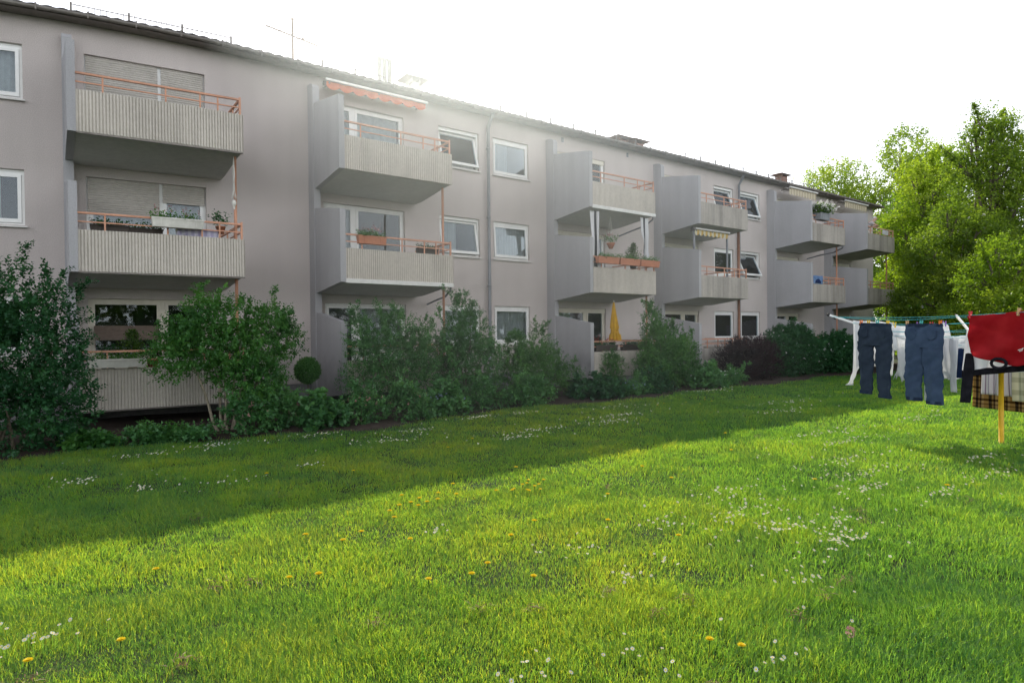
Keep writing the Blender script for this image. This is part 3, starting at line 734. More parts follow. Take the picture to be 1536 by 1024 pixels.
planter(1.2, 2.0, YF+0.3, RZ1-0.05, 0.18, M['planterd'], 'dark flower box behind the rail partly under the white flower box', 13, 'lf_dark', None, True, 50)
RZ0 = ZS[0]+0.82
planter(0.62, 1.62, YF-0.02, RZ0+0.02, 0.17, M['planterw'], 'white flower box with low green plants on the ground floor parapet, left of the gap', 14, 'lf_mid', None, True, 60)
planter(1.92, 2.62, YF-0.02, RZ0+0.02, 0.17, M['planterw'], 'white flower box on the ground floor parapet half behind the bush', 15, 'lf_mid', None, True, 50)
RZ1 = ZS[1]+0.82
planter(6.2, 6.95, YF+0.02, RZ1+0.13, 0.2, M['terra'], 'terracotta flower box with bushy green plants and pink blossoms at the white side panel', 16, 'lf_mid', 'pet_pink', False, 90, 0.16)
planter(7.95, 8.55, YF+0.22, RZ1+0.0, 0.17, M['planterd'], 'dark flower box with sparse plants at the far end of the middle ribbed balcony', 17, 'lf_dark', None, False, 40)
for i, (a, b, lb) in enumerate(((14.25, 15.2, 'nearest the left striped curtain'), (15.25, 16.2, 'in the middle of the row'), (16.25, 17.2, 'under the small conifer'))):
    planter(a, b, YF-0.1, RZ1+0.12, 0.21, M['terra'], 'terracotta flower box with clipped green plants, ' + lb, 20+i, 'lf_mid', None, False, 70, group='terracotta flower boxes in a row on one rail')
planter(14.3, 15.3, YF+0.1, RZ0+0.02, 0.2, M['planterd'], 'dark flower box with one red bloom beside the parasol base', 24, 'lf_dark', 'pet_red', False, 90)
planter(15.55, 16.9, YF+0.1, RZ0+0.02, 0.2, M['planterd'], 'dark flower box with trailing greenery right of the yellow parasol', 25, 'lf_dark', None, False, 100)
planter(28.1, 28.95, YF-0.02, ZS[2]+0.82+0.16, 0.3, M['pipe'], 'green tub full of white flowers on the rail of an upper balcony', 26, 'lf_mid', 'pet_w', False, 320, 0.24, 0.10, dep=0.36)

tub = [o for o in bpy.data.objects if o.get('label', '').startswith('green tub')][0]
plant_tuft('plants', M['lf_deep'], tub, (28.55, YF-0.02, ZS[2]+1.42), (1.15, .6, .34), 330, .10, 71)
plant_tuft('blossom', M['pet_w'], tub, (28.55, YF-0.05, ZS[2]+1.52), (1.2, .8, .4), 150, .09, 72, aspect=.5)
def pot(x, y, z, r, h, mtl, label, seed, kind, warp=False):
    t = thing('potted_plant', (x, y, z), label, 'potted plant', 'potted plants on the balconies')
    mb = MB(); mb.lathe((x, y, z), [(r*.7, 0), (r*.95, h*.8), (r*1.05, h*.8), (r*1.05, h), (r*.9, h), (r*.85, h*.85)], 14); mb.build('pot', mtl, t, warp)
    if kind == 'conifer':
        mb = MB(); mb.path([(x, y, z+h*.8), (x, y, z+h+0.75)], [0.012, 0.004], 6); mb.build('stem', M['bark'], t, warp)
        R = np.random.default_rng(seed); P = []; Dv = []; Ln = []
        for j in range(9):
            zz = z+h+0.05+0.072*j; rr = 0.46*(1-j/9.5)
            for k in range(11):
                a_ = R.random()*6.28; P.append((x, y, zz)); Dv.append((cos(a_), sin(a_), 0.25)); Ln.append(rr*(0.7+.5*R.random()))
        q = twigs_leaves(R, np.array(P), np.array(Dv), np.array(Ln), 14, 0.075, 0.16)
        pp = q[0] if not warp else np.array([settle(s_) for s_ in q[0]])
        leaf_cloud('needles', pp, *q[1:], np.clip(R.normal(.4, .2, len(pp)), 0, 1), M['lf_deep'], t)
    else:
        plant_tuft('plants', M[kind], t, (x, y, z+h+.08), (r*2.6, r*2.6, 0.22), 40, 0.07, seed, warp=warp)
    return t
pot(3.12, YF+0.25, ZS[1]+0.95, 0.1, 0.16, M['terra'], 'small potted plant by the railing corner under the hanging cord', 31, 'lf_dark', True)
pot(1.42, YF+0.35, RZ0-0.05, 0.1, 0.16, M['terra'], 'little potted spruce behind the ground floor flower boxes', 32, 'conifer', True)
pot(1.78, YF+0.35, RZ0-0.02, 0.12, 0.2, M['terra'], 'round terracotta pot behind the gap between the white flower boxes', 33, 'lf_red', True)
pot(1.0, YF+0.5, RZ0-0.02, 0.16, 0.2, M['planterd'], 'dark bushy potted plant on the ground floor balcony, leftmost', 34, 'lf_dark', True)
pot(16.35, YF+0.28, ZS[1]+0.9, 0.14, 0.2, M['planterd'], 'small potted conifer standing behind the terracotta flower boxes', 35, 'conifer')

# hanging pot under the slab
hp = thing('hanging_pot', (15.55, 15.3, 4.75), 'terracotta hanging pot with pink flowers dangling below the upper balcony', 'hanging pot')
mb = MB(); c_ = (15.55, 15.3, 4.75); mb.lathe(c_, [(0.06, 0), (0.13, 0.15), (0.15, 0.17), (0.15, 0.19), (0.12, 0.19)], 14); mb.build('pot', M['terra'], hp)
mb = MB()
for k in range(3): a_ = k*2.09; mb.tube((c_[0]+.14*cos(a_), c_[1]+.14*sin(a_), c_[2]+.18), (c_[0], c_[1], 5.84), 0.006, 5)
mb.build('cord', M['rope'], hp)
plant_tuft('plants', M['lf_mid'], hp, (c_[0], c_[1], c_[2]+.27), (.34, .34, .16), 60, .06, 61)
plant_tuft('blossom', M['pet_pink'], hp, (c_[0], c_[1], c_[2]+.42), (.42, .3, .1), 14, .05, 62, aspect=.5)

# macrame cord hanging at the corner
mc = thing('macrame_hanger', (3.42, YF+0.3, 5.9), 'white knotted macrame cord hanging empty beside the orange pipe', 'macrame hanger')
mb = MB(); R = np.random.default_rng(5)
for k in range(5):
    a_ = k*1.256; mb.path([(3.42, YF+.3, 5.9), (3.42+.02*cos(a_), YF+.3+.02*sin(a_), 5.5), (3.42+.015*cos(a_+1), YF+.3+.015*sin(a_+1), 5.15), (3.42+.05*cos(a_), YF+.3+.05*sin(a_), 4.98), (3.42+.03*cos(a_+.5), YF+.3+.03*sin(a_+.5), 4.85), (3.42+.01*cos(a_), YF+.3, 4.72)], 0.007, 5)
mb.ball((3.42, YF+.3, 4.86), 0.05, 8, 6, (1, 1, 1.5)); mb.build('knotted_rope', M['rope'], mc, True)

# cloth helper -------------------------------------------------------
def hang(name, mtl, parent, A, B, prof, fold=0.02, freq=5.0, nu=36, nv=28, seed=0, sway=(0, 0), warp=False, solid=True, diag=0.0, crease=0.0):
    """cloth hanging from the edge A-B; prof = [(drop, uL, uR)] in metres along the edge, or a function of v in 0..1"""
    A = np.array(A, float); B = np.array(B, float); e = B-A; Lh = np.linalg.norm(e); e = e/Lh
    nrm = np.array([-e[1], e[0], 0]); nrm /= np.linalg.norm(nrm)
    R = np.random.default_rng(seed); ph = R.random(6)*6.28
    dr = np.array([p[0] for p in prof]); ul = np.array([p[1] for p in prof]); ur = np.array([p[2] for p in prof])
    V = []; UV = []
    for j in range(nv+1):
        t = j/nv; d0 = t*dr[-1]
        a, b = np.interp(d0, dr, ul), np.interp(d0, dr, ur)
        for i in range(nu+1):
            s = i/nu; u = a+(b-a)*s
            hemd = prof_hem(s) if prof_hem else 0
            d = d0*(1-hemd)
            amp = fold*(0.15+0.85*t)
            o = amp*(sin(u*freq*6.28+ph[0]+1.2*t)+0.6*sin(u*freq*2.3*6.28+ph[1]-2*t)+0.4*sin(t*9+u*7+ph[2]))
            if diag: o += amp*1.3*sin((u*diag+d*diag*1.5)*6.28+ph[4])*(1-0.3*s)
            if crease: o += crease*(abs(sin(u*11+d*7+ph[5]))**3+abs(sin(u*6-d*13+ph[0]))**4-.5)
            p = A + e*u - np.array([0, 0, d]) + nrm*(o+sway[0]*t*t) + e*sway[1]*t*t
            p[2] -= 0.012*abs(sin(u*freq*3+ph[3]))*(1-t)
            V.append(settle(p) if warp else tuple(p)); UV.append((u, d))
    F = [(j*(nu+1)+i, j*(nu+1)+i+1, (j+1)*(nu+1)+i+1, (j+1)*(nu+1)+i) for j in range(nv) for i in range(nu)]
    mb = MB(); mb.add(V, F, True); ob = mb.build(name, mtl, parent)
    ly = ob.data.uv_layers.new(name='UVMap')
    for lp in ob.data.loops: ly.data[lp.index].uv = UV[lp.vertex_index]
    if solid:
        md = ob.modifiers.new('thickness', 'SOLIDIFY'); md.thickness = 0.006; md.offset = 0
    return ob
prof_hem = None

cur1 = hang('striped_curtain', M['bwstripe'], None, (14.25, 14.95, 5.86), (14.62, 14.85, 5.86), [(0, 0.0, 0.34), (0.8, 0.06, 0.30), (1.3, 0.03, 0.32), (1.85, 0.0, 0.34)], 0.05, 5, 40, 24, 3)
tag(cur1, 'black and white striped curtain gathered by the grey side panel above the terracotta boxes', 'curtain', 'striped curtains on the middle balcony')
cur2 = hang('striped_curtain', M['bwstripe'], None, (16.55, 14.86, 5.86), (17.0, 14.86, 5.86), [(0, 0.0, 0.40), (0.7, 0.10, 0.42), (1.3, 0.20, 0.46), (1.7, 0.24, 0.48)], 0.05, 5, 40, 24, 4)
tag(cur2, 'black and white striped curtain tied slanting at the corner above the potted conifer', 'curtain', 'striped curtains on the middle balcony')
lc = hang('draped_cloth', M['lilac'], None, (2.2, YF+0.12, 4.23), (3.05, YF+0.12, 4.2), [(0, 0, 0.85), (0.2, 0.02, 0.83)], 0.015, 3, 30, 10, 6, warp=True)
tag(lc, 'pale lilac cloth draped low behind the orange rail under the white flower box', 'cloth')
bc = hang('blue_banner', M['bluec'], None, (27.8, YF+0.0, ZS[1]+1.2), (28.65, YF+0.0, ZS[1]+1.2), [(0, 0, 0.85), (0.38, 0.0, 0.85)], 0.012, 2, 20, 8, 8)
tag(bc, 'pale blue printed cloth spread over the rail of the balcony below the white flowers', 'cloth')
# dark figure printed on the cloth
mb = MB(); mb.lathe((28.2, YF-0.02, ZS[1]+0.86), [(0.26, 0.0), (0.24, 0.09), (0.16, 0.15), (0.04, 0.19)], 12)
for i, q in enumerate(mb.v): mb.v[i] = (q[0], YF-0.022+(q[1]-YF+0.02)*0.02, q[2])
o = mb.build('printed_mark', M['navy'], bc)

# folded parasol
ps = thing('parasol', (15.72, 15.35, ZS[0]+0.15), 'folded yellow parasol standing on the ground floor balcony', 'parasol')
c_ = (15.72, 15.35); z0 = ZS[0]+0.15
mb = MB(); mb.path([(c_[0], c_[1], z0), (c_[0], c_[1], z0+2.32)], 0.019, 8); mb.build('pole', M['pvc'], ps)
mb = MB(); mb.lathe((c_[0], c_[1], z0), [(0.22, 0), (0.22, 0.05), (0.05, 0.09), (0.03, 0.25)], 16); mb.build('base', M['pvc'], ps)
n = 48; m = 22; vs = []
for j in range(m+1):
    t = j/m; rr = 0.025+0.15*t**0.85; zz = z0+2.34-1.30*t
    if 0.72 < t < 0.86: rr *= 0.78
    for i in range(n):
        a_ = 2*pi*i/n; f = 1+0.30*t*sin(8*a_+t*2.0)+0.1*sin(3*a_+t*4)
        vs.append((c_[0]+rr*f*cos(a_)+0.03*t, c_[1]+rr*f*sin(a_), zz+0.05*sin(8*a_)*max(0, t-0.9)*10*0.5))
mb = MB(); mb.add(vs, [(j*n+i, (j+1)*n+i, (j+1)*n+(i+1)%n, j*n+(i+1)%n) for j in range(m) for i in range(n)], True); mb.build('canopy', M['yellowc'], ps)
mb = MB(); mb.lathe((c_[0]+.02, c_[1], z0+1.27), [(0.125, 0), (0.135, 0.02), (0.125, 0.05)], 16); mb.build('strap', M['yellowc'], ps)
mb = MB(); mb.ball((c_[0], c_[1], z0+2.37), 0.03); mb.build('finial', M['pvc'], ps)

# person leaning on the last balcony ---------------------------------
def skin_mesh(name, joints, edges, mtl, parent, sub=2):
    off = wloc(parent)
    me = bpy.data.meshes.new(name); me.from_pydata([tuple(Vector(j[:3])-off) for j in joints], edges, [])
    me.materials.append(mtl); o = bpy.data.objects.new(name, me); COL.objects.link(o); o.parent = parent
    md = o.modifiers.new('skin', 'SKIN'); md.use_smooth_shade = True
    if not me.skin_vertices: 
        bpy.context.view_layer.update()
    for i, j in enumerate(joints):
        sv = me.skin_vertices[0].data[i]; r = j[3]; sv.radius = r if isinstance(r, tuple) else (r, r)
    me.skin_vertices[0].data[0].use_root = True
    s_ = o.modifiers.new('sub', 'SUBSURF'); s_.levels = sub; s_.render_levels = sub
    return o
fz = ZS[2]+0.15; px_, py_ = 34.18, 15.08
pe = thing('person', (px_, py_, fz), 'white haired person in a white shirt leaning on the last upper balcony rail', 'person')
J = [(px_, py_+.32, fz+0.920, (.15, .11)), (px_, py_+.2, fz+1.090, (.16, .11)), (px_+.01, py_+.04, fz+1.280, (.18, .12)), (px_+.02, py_-.08, fz+1.370, (.075, .065)), (px_+.03, py_-.15, fz+1.430, .058),
     (px_+.035, py_-.20, fz+1.500, (.08, .095)), (px_+.04, py_-.21, fz+1.580, (.074, .09)),
     (px_-.21, py_+.0, fz+1.290, .06), (px_-.30, py_-.20, fz+1.145, .048), (px_-.10, py_-.30, fz+1.135, .038), (px_+.03, py_-.33, fz+1.135, .032),
     (px_+.23, py_+.0, fz+1.290, .06), (px_+.34, py_-.20, fz+1.145, .048), (px_+.26, py_-.30, fz+1.140, .038), (px_+.17, py_-.36, fz+1.140, .032),
     (px_-.1, py_+.33, fz+.84, .088), (px_-.11, py_+.24, fz+.42, .064), (px_-.11, py_+.33, fz+.08, .044), (px_-.11, py_+.2, fz+.035, .035),
     (px_+.1, py_+.33, fz+.84, .088), (px_+.11, py_+.22, fz+.42, .064), (px_+.11, py_+.33, fz+.08, .044), (px_+.11, py_+.2, fz+.035, .035)]
Ed = [(0,1),(1,2),(2,3),(3,4),(4,5),(5,6),(2,7),(7,8),(8,9),(9,10),(2,11),(11,12),(12,13),(13,14),(0,15),(15,16),(16,17),(17,18),(0,19),(19,20),(20,21),(21,22)]
for h, sx in ((10, 1), (14, -1)):        # fingers and thumb
    hx, hy, hz = J[h][:3]
    for k in range(4):
        J.append((hx+sx*.03, hy-.02+.018*(k-1.5)*1.0, hz-.005, .010)); J.append((hx+sx*(.085-.006*abs(k-1.4)), hy-.03+.02*(k-1.5), hz-.03, .008)); q = len(J)
        Ed += [(h, q-2), (q-2, q-1)]
    J.append((hx+sx*.02, hy+.045, hz+.01, .010)); q = len(J); Ed.append((h, q-1))
skin_mesh('body', J, Ed, M['skin'], pe, 2)
S_ = [(j[0], j[1], j[2], tuple(1.16*q for q in j[3]) if isinstance(j[3], tuple) else j[3]*1.32) for j in J]
skin_mesh('shirt', [S_[0], S_[1], S_[2], (px_+.015, py_-.03, fz+1.34, (.10, .085)), S_[7], (px_-.27, py_-.13, fz+1.19, .066), S_[11], (px_+.31, py_-.13, fz+1.19, .066)],
          [(0,1),(1,2),(2,3),(2,4),(4,5),(2,6),(6,7)], M['cwhite'], pe)
skin_mesh('trousers', [S_[0], S_[15], S_[16], (px_-.11, py_+.3, fz+.16, .07), S_[19], S_[20], (px_+.11, py_+.3, fz+.16, .07)], [(0,1),(1,2),(2,3),(0,4),(4,5),(5,6)], M['navy'], pe)
hx, hy, hz = px_+.04, py_-.21, fz+1.56
mb = MB(); mb.ball((hx, hy+.035, hz+.005), 0.092, 14, 10, (.92, 1.0, .95)); mb.build('hair', M['hairw'], pe)
mb = MB()
for s in (-.03, .03): mb.ball((hx+s, hy-.083, hz-.02), 0.011, 8, 6)
mb.build('eye', M['black'], pe)
mb = MB(); mb.ball((hx, hy-.1, hz-.045), 0.016, 8, 6, (.8, 1.2, 1.3)); 
for s in (-.082, .082): mb.ball((hx+s, hy+.0, hz-.03), 0.022, 8, 6, (.4, .8, 1.3))
mb.build('nose_and_ears', M['skin'], pe)
mb = MB(); mb.box(hx-.022, hx+.022, hy-.091, hy-.085, hz-.083, hz-.077); mb.build('mouth', M['terra'], pe)
pe.rotation_euler = (0, 0, 0.55)
tw = hang('white_towel', M['cwhite'], None, (34.65, YF-0.02, fz+0.96), (35.3, YF-0.02, fz+0.95), [(0, 0, .65), (.24, .02, .63)], .012, 3, 24, 8, 9)
tag(tw, 'white towel laid over the rail in front of the white haired person', 'towel')

# ------------------------------------------------------------------ shrubs, bedding plants, trees
def lumps(R, x, y, z0, z1, rx, ry, n, rz=0.45, taper=0.25):
    out = []
    for i in range(n):
        t = (i+0.5)/n; zz = z0+(z1-z0)*(0.12+0.76*t)
        k = 1-taper*abs(2*t-0.9)
        a = R.random()*6.28; q = R.random()**0.5
        out.append((x+rx*k*0.62*q*cos(a), y+ry*k*0.62*q*sin(a), zz, rx*k*(0.42+.25*R.random()), ry*k*(0.42+.25*R.random()), (z1-z0)*rz*(0.35+.3*R.random())))
    return out

def shrub(name, label, cat, x, y, h, rx, ry, n, ls, mtl, seed, z0=0.1, nl=10, aspect=0.32, stems=7, shoots=0, ell=None, bark='bark', flower=None, nf=0, fsize=0.05, fz=0.5, tw=(0.14, 0.26), group=None, up=0.45, droop=0.0, clear=None):
    R = np.random.default_rng(seed); g = float(ground_z(x, y))
    t = thing(name, (x, y, g), label, cat, group)
    ell = ell or lumps(R, x, y, g+z0, g+h, rx, ry, 9)
    n = int(n*(1.12 if mtl == 'lf_pale' else 1.4)); P, D = crown_points(R, ell, n, 0.35, up)
    D2 = D.copy(); Ln = tw[0]+(tw[1]-tw[0])*R.random(n)
    if shoots:      # upright leafy shoots breaking the outline
        for k in range(shoots):
            e = ell[R.integers(len(ell))]; a = R.random()*6.28; q = R.random()**.5*0.8
            bx, by = e[0]+e[3]*q*cos(a), e[1]+e[4]*q*sin(a); bz = e[2]+e[5]*.75*(1-q*q)**.5; hh = (0.16+0.16*R.random())*(1+.25*h)
            ln_ = R.normal(size=2)*0.18; m = 14
            tt = R.random(m)
            P = np.concatenate([P, np.stack([bx+ln_[0]*tt*hh*2, by+ln_[1]*tt*hh*2, bz+tt*hh], 1)])
            D2 = np.concatenate([D2, np.stack([R.normal(size=m)*.7, R.normal(size=m)*.7, np.full(m, .9)], 1)]); Ln = np.concatenate([Ln, 0.10+0.1*R.random(m)])
    keep = P[:, 2] > g+0.04
    if clear: keep &= P[:, 1] < clear
    P, D2, Ln = P[keep], D2[keep], Ln[keep]
    A = twigs_leaves(R, P, D2, Ln, nl, ls, aspect, droop)
    clump = vnoise(A[0][:, 0]*1.0+A[0][:, 1]*.6, A[0][:, 2]+A[0][:, 1]*.3, 0.28, seed)
    tint = np.clip(0.15+0.75*clump+R.normal(0, 0.14, len(A[0])) - 0.15, 0, 1)
    leaf_cloud('foliage', *A, tint, M[mtl], t)
    for k in range(stems):
        a = R.random()*6.28; q = R.random()
        i = R.integers(len(ell)); e = ell[i]
        mb = MB(); tip = (e[0]+.3*e[3]*R.normal(), e[1]+.3*e[4]*R.normal(), e[2]+.2*e[5])
        limb(R, (x+0.16*rx*cos(a), y+0.16*ry*sin(a), g-.05), tip, 0.012+0.011*h*0.6, 0.006, mb, 0.10)
        mb.build('stem', M[bark], t)
    if flower:
        Pf, Df = crown_points(R, ell, nf, 0.9, 0.6)
        kf = Pf[:, 2] > g+h*fz; Pf, Df = Pf[kf], Df[kf]
        if len(Pf):
            A = twigs_leaves(R, Pf, Df, np.full(len(Pf), 0.05), 7, fsize, 0.5)
            leaf_cloud('blossom', *A, R.random(len(A[0])), M[flower], t)
    return t

GB = 'shrubs along the foot of the building'
shrub('dark_shrub', 'tall dense dark shrub hiding the ground floor wall at the very left', 'shrub', -0.62, 13.1, 3.25, 1.35, 1.0, 2600, 0.075, 'lf_dark', 101, shoots=16, stems=6, group=GB,
      ell=[(-1.4,13.1,1.0,.9,.9,1.0),(-.5,13.0,.7,1.15,.9,.8),(-.5,13.1,1.5,1.0,.9,.9),(.1,13.0,.9,.6,.7,.8),(-1.2,13.2,2.2,.7,.7,.7),(-.45,13.2,2.4,.55,.6,.7),(.1,13.2,2.05,.5,.5,.75),(-.9,13.3,2.7,.35,.4,.45)])
shrub('leafy_shrub', 'broad leafy shrub with bare pale stems in front of the leftmost ribbed balcony', 'shrub', 2.75, 13.2, 2.75, 1.4, 0.9, 1650, 0.075, 'lf_mid', 102, shoots=16, stems=0, group=GB,
      ell=[(2.2,13.2,1.75,.65,.6,.5),(2.9,13.2,1.55,.7,.7,.6),(3.5,13.25,1.7,.55,.6,.55),(1.85,13.2,1.45,.4,.5,.35),(3.0,13.3,2.2,.6,.5,.4),(2.45,13.2,2.15,.45,.4,.4),(3.75,13.2,2.1,.35,.4,.4),(3.2,13.0,1.05,.7,.6,.45),(4.0,13.2,1.75,.3,.35,.3),(3.4,13.2,.6,.5,.5,.4)])
ls_ = [o for o in bpy.data.objects if o.name == 'leafy_shrub'][0]
R = np.random.default_rng(9)
for bx0, tip in ((2.66, (2.1, 13.2, 1.7)), (2.74, (2.55, 13.15, 2.1)), (2.86, (3.5, 13.2, 1.9)), (2.95, (3.1, 13.25, 2.2)), (2.8, (2.9, 13.2, 1.6)), (3.0, (4.0, 13.2, 1.8))):
    mb = MB(); limb(R, (bx0, 13.1, -.02), tip, 0.034, 0.009, mb, 0.12, 8); mb.build('stem', M['barkl'], ls_)
# topiary
tp = thing('topiary_tree', (4.88, 14.6, 0), 'small clipped ball topiary on a bare stem against the wall', 'topiary')
mb = MB(); mb.path([(4.88, 14.6, 0), (4.9, 14.6, .4), (4.87, 14.6, .85)], [.022, .018, .016], 8); mb.build('trunk', M['bark'], tp)
R = np.random.default_rng(77); P, D = crown_points(R, [(4.87, 14.6, 1.07, .255, .255, .27)], 1700, 0.6, 0.0)
A = twigs_leaves(R, P, D, np.full(1700, .07), 7, .036, .42); leaf_cloud('crown', *A, np.clip(R.normal(.5, .25, len(A[0])), 0, 1), M['lf_mid'], tp)
shrub('leafy_shrub', 'wide grey green shrub hiding the ground floor balcony below the blossom filled terracotta box', 'shrub', 6.65, 14.0, 2.55, 1.25, 0.6, 1500, 0.07, 'lf_pale', 103, shoots=22, stems=5, group=GB, clear=14.66,
      ell=[(6.1,14.0,.9,.7,.55,.8),(6.8,14.0,1.0,.8,.6,.9),(7.35,14.0,.9,.6,.55,.8),(6.3,14.0,1.7,.6,.5,.65),(6.95,14.05,1.75,.6,.5,.65),(7.5,14.0,1.6,.4,.4,.5),(5.85,14.0,1.9,.25,.3,.4)])
shrub('leafy_shrub', 'tall shrub of upright shoots between the grey downpipe and the white edged balcony', 'shrub', 8.85, 14.2, 2.75, 1.1, 0.8, 1400, 0.07, 'lf_pale', 104, shoots=26, stems=5, group=GB,
      ell=[(8.3,14.1,.9,.65,.6,.8),(9.0,14.2,1.0,.75,.7,.9),(9.5,14.2,.9,.5,.6,.8),(8.5,14.2,1.7,.55,.5,.65),(9.15,14.2,1.8,.6,.5,.7),(8.9,14.2,2.3,.4,.4,.45)])
shrub('leafy_shrub', 'lower sparse shrub under the single ground floor window beside the downpipe', 'shrub', 11.0, 14.1, 2.2, 1.2, 0.8, 1250, 0.065, 'lf_mid', 105, shoots=20, stems=5, group=GB,
      ell=[(10.4,14.0,.75,.6,.6,.65),(11.1,14.1,.85,.7,.7,.75),(11.75,14.1,.75,.55,.6,.65),(11.25,14.1,1.45,.5,.5,.6),(10.55,14.1,1.3,.4,.4,.5),(12.3,13.9,.5,.5,.5,.45)])
shrub('leafy_shrub', 'upright shrub standing in front of the parapet with the yellow parasol', 'shrub', 16.35, 13.75, 2.7, 1.1, 0.75, 1900, 0.075, 'lf_mid', 106, shoots=20, stems=5, group=GB, clear=14.66,
      ell=[(15.8,13.7,.7,.7,.6,.6),(16.5,13.7,.8,.8,.7,.75),(17.2,13.7,.8,.6,.6,.7),(16.1,13.8,1.45,.55,.5,.6),(16.75,13.8,1.45,.5,.5,.6),(15.9,13.8,2.15,.32,.35,.5),(17.6,13.8,1.35,.35,.35,.4)])
shrub('climber_plant', 'thin climbing plant on the ground floor parapet below the parasol', 'climber', 14.75, 14.45, 1.3, 0.55, 0.2, 260, 0.06, 'lf_mid', 107, stems=3, shoots=3, clear=14.68)
shrub('barberry_bush', 'round dark red barberry bush at the edge of the lawn', 'bush', 20.9, 13.6, 1.72, 1.72, 1.0, 3400, 0.05, 'lf_red', 108, stems=4, shoots=0, tw=(0.1, 0.2), up=0.6,
      ell=[(20.2,13.6,.75,.95,.8,.8),(21.0,13.6,.85,1.1,.9,.85),(21.8,13.6,.75,.9,.8,.8),(20.6,13.6,1.1,.8,.7,.6),(21.4,13.6,1.1,.8,.7,.6)])
shrub('viburnum_bush', 'large dark bush with white flower heads beside the dark red bush', 'bush', 24.6, 14.0, 2.1, 1.8, 0.9, 2300, 0.10, 'lf_dark', 109, stems=4, shoots=6, flower='pet_w', nf=110, fsize=0.06, fz=0.3, clear=15.5,
      ell=[(23.7,13.9,.8,.9,.8,.8),(24.7,13.9,1.0,1.1,.9,.95),(25.5,13.9,.9,.8,.8,.8),(24.3,14.1,1.55,.8,.7,.55),(25.1,14.1,1.5,.7,.7,.6),(23.5,14,1.3,.5,.5,.5)])
shrub('viburnum_bush', 'lower dark bush with white flower heads, next to the hanging white sleeve', 'bush', 28.0, 13.9, 1.8, 1.9, 0.9, 2100, 0.10, 'lf_dark', 110, stems=4, shoots=6, flower='pet_w', nf=70, fsize=0.06, fz=0.3,
      ell=[(26.8,13.8,.7,.9,.8,.7),(27.8,13.8,.85,1.1,.9,.85),(29.0,13.9,.8,1.0,.9,.8),(28.2,14.0,1.25,.9,.7,.55),(29.9,14,.7,.8,.8,.7)])
# bedding plants along the edge
beds = [('flowering_perennial', 'flowering perennial with dusty pink heads at the foot of the broad leafy shrub', 3.0, 12.45, .70, .58, 'lf_pale', 'pet_pink', 26),
        ('flowering_perennial', 'pink flowering perennial between the topiary ball and the lawn edge', 3.75, 12.75, .62, .42, 'lf_pale', 'pet_pink', 14),
        ('leafy_perennial', 'low green leafy perennial below the topiary ball', 4.45, 12.3, .55, .5, 'lf_pale', None, 0),
        ('flowering_perennial', 'leafy clump with pale pink heads in front of the grey side panel', 5.3, 12.35, .72, .6, 'lf_pale', 'pet_pink', 22),
        ('flowering_perennial', 'leafy clump with whitish pink heads under the widest grey green shrub', 6.35, 12.3, .68, .6, 'lf_pale', 'pet_pink', 16),
        ('flowering_perennial', 'bluish flowering clump at the foot of the tall shoots', 7.35, 12.6, .6, .6, 'lf_pale', 'pet_blue', 30),
        ('leafy_perennial', 'soft green leafy clump in the bed below the downpipe', 8.6, 12.85, .65, .75, 'lf_pale', None, 0),
        ('leafy_perennial', 'spreading green clump in front of the sparse shrub', 10.1, 12.9, .6, .8, 'lf_pale', None, 0),
        ('ground_ivy', 'flat dark green ground cover before the third side panel', 12.6, 12.9, .5, 1.0, 'lf_dark', None, 0),
        ('flowering_perennial', 'forget me not clump with pale blue dots beside the ground cover', 13.9, 12.8, .42, .7, 'lf_pale', 'pet_blue', 40),
        ('leafy_perennial', 'dark leafy clump below the parasol balcony', 15.0, 12.9, .55, .75, 'lf_dark', None, 0),
        ('flowering_perennial', 'loose clump of white bell flowers between the upright shrub and the dark red bush', 17.6, 12.9, .72, .8, 'lf_pale', 'pet_w', 34),
        ('flowering_perennial', 'second clump of white bell flowers, nearer the dark red bush', 19.0, 13.0, .6, .7, 'lf_pale', 'pet_w', 30),
        ('leafy_perennial', 'small fresh green plant on bare soil under the ground floor balcony', 1.4, 12.7, .26, .42, 'lf_pale', None, 0),
        ('leafy_perennial', 'tiny leafy weed on bare soil nearest the dark shrub', .55, 12.75, .2, .34, 'lf_mid', None, 0), ('leafy_perennial', 'bright green weed tuft at the lawn edge left of the bare stems', 1.75, 12.75, .24, .36, 'lf_mid', None, 0),
        ('leafy_perennial', 'small broad leaved plant at the lawn edge below the bare stems', 2.1, 12.35, .22, .3, 'lf_pale', None, 0)]
for i, (nm, lb, x, y, h, r, lf, fl, nf) in enumerate(beds):
    shrub(nm, lb, 'perennial' if 'peren' in nm else 'ground cover', x, y, h, r, r*.7, int(200*r/.6), (.07, .10, .125)[i % 3], lf, 200+i, z0=.03, stems=2, shoots=(3, 7, 5)[i % 3] if h > .4 else 0, tw=(.08, .2), nl=7, aspect=(.42, .3, .5)[i % 3], flower=fl, nf=nf*2, fsize=.04, fz=.55, group='bedding plants along the lawn edge',
          ell=[(x-.35*r, y, h*.4, r*.6, r*.5, h*.45), (x+.35*r, y, h*.4, r*.6, r*.5, h*.45), (x, y+.1, h*.6, r*.5, r*.45, h*.42)])

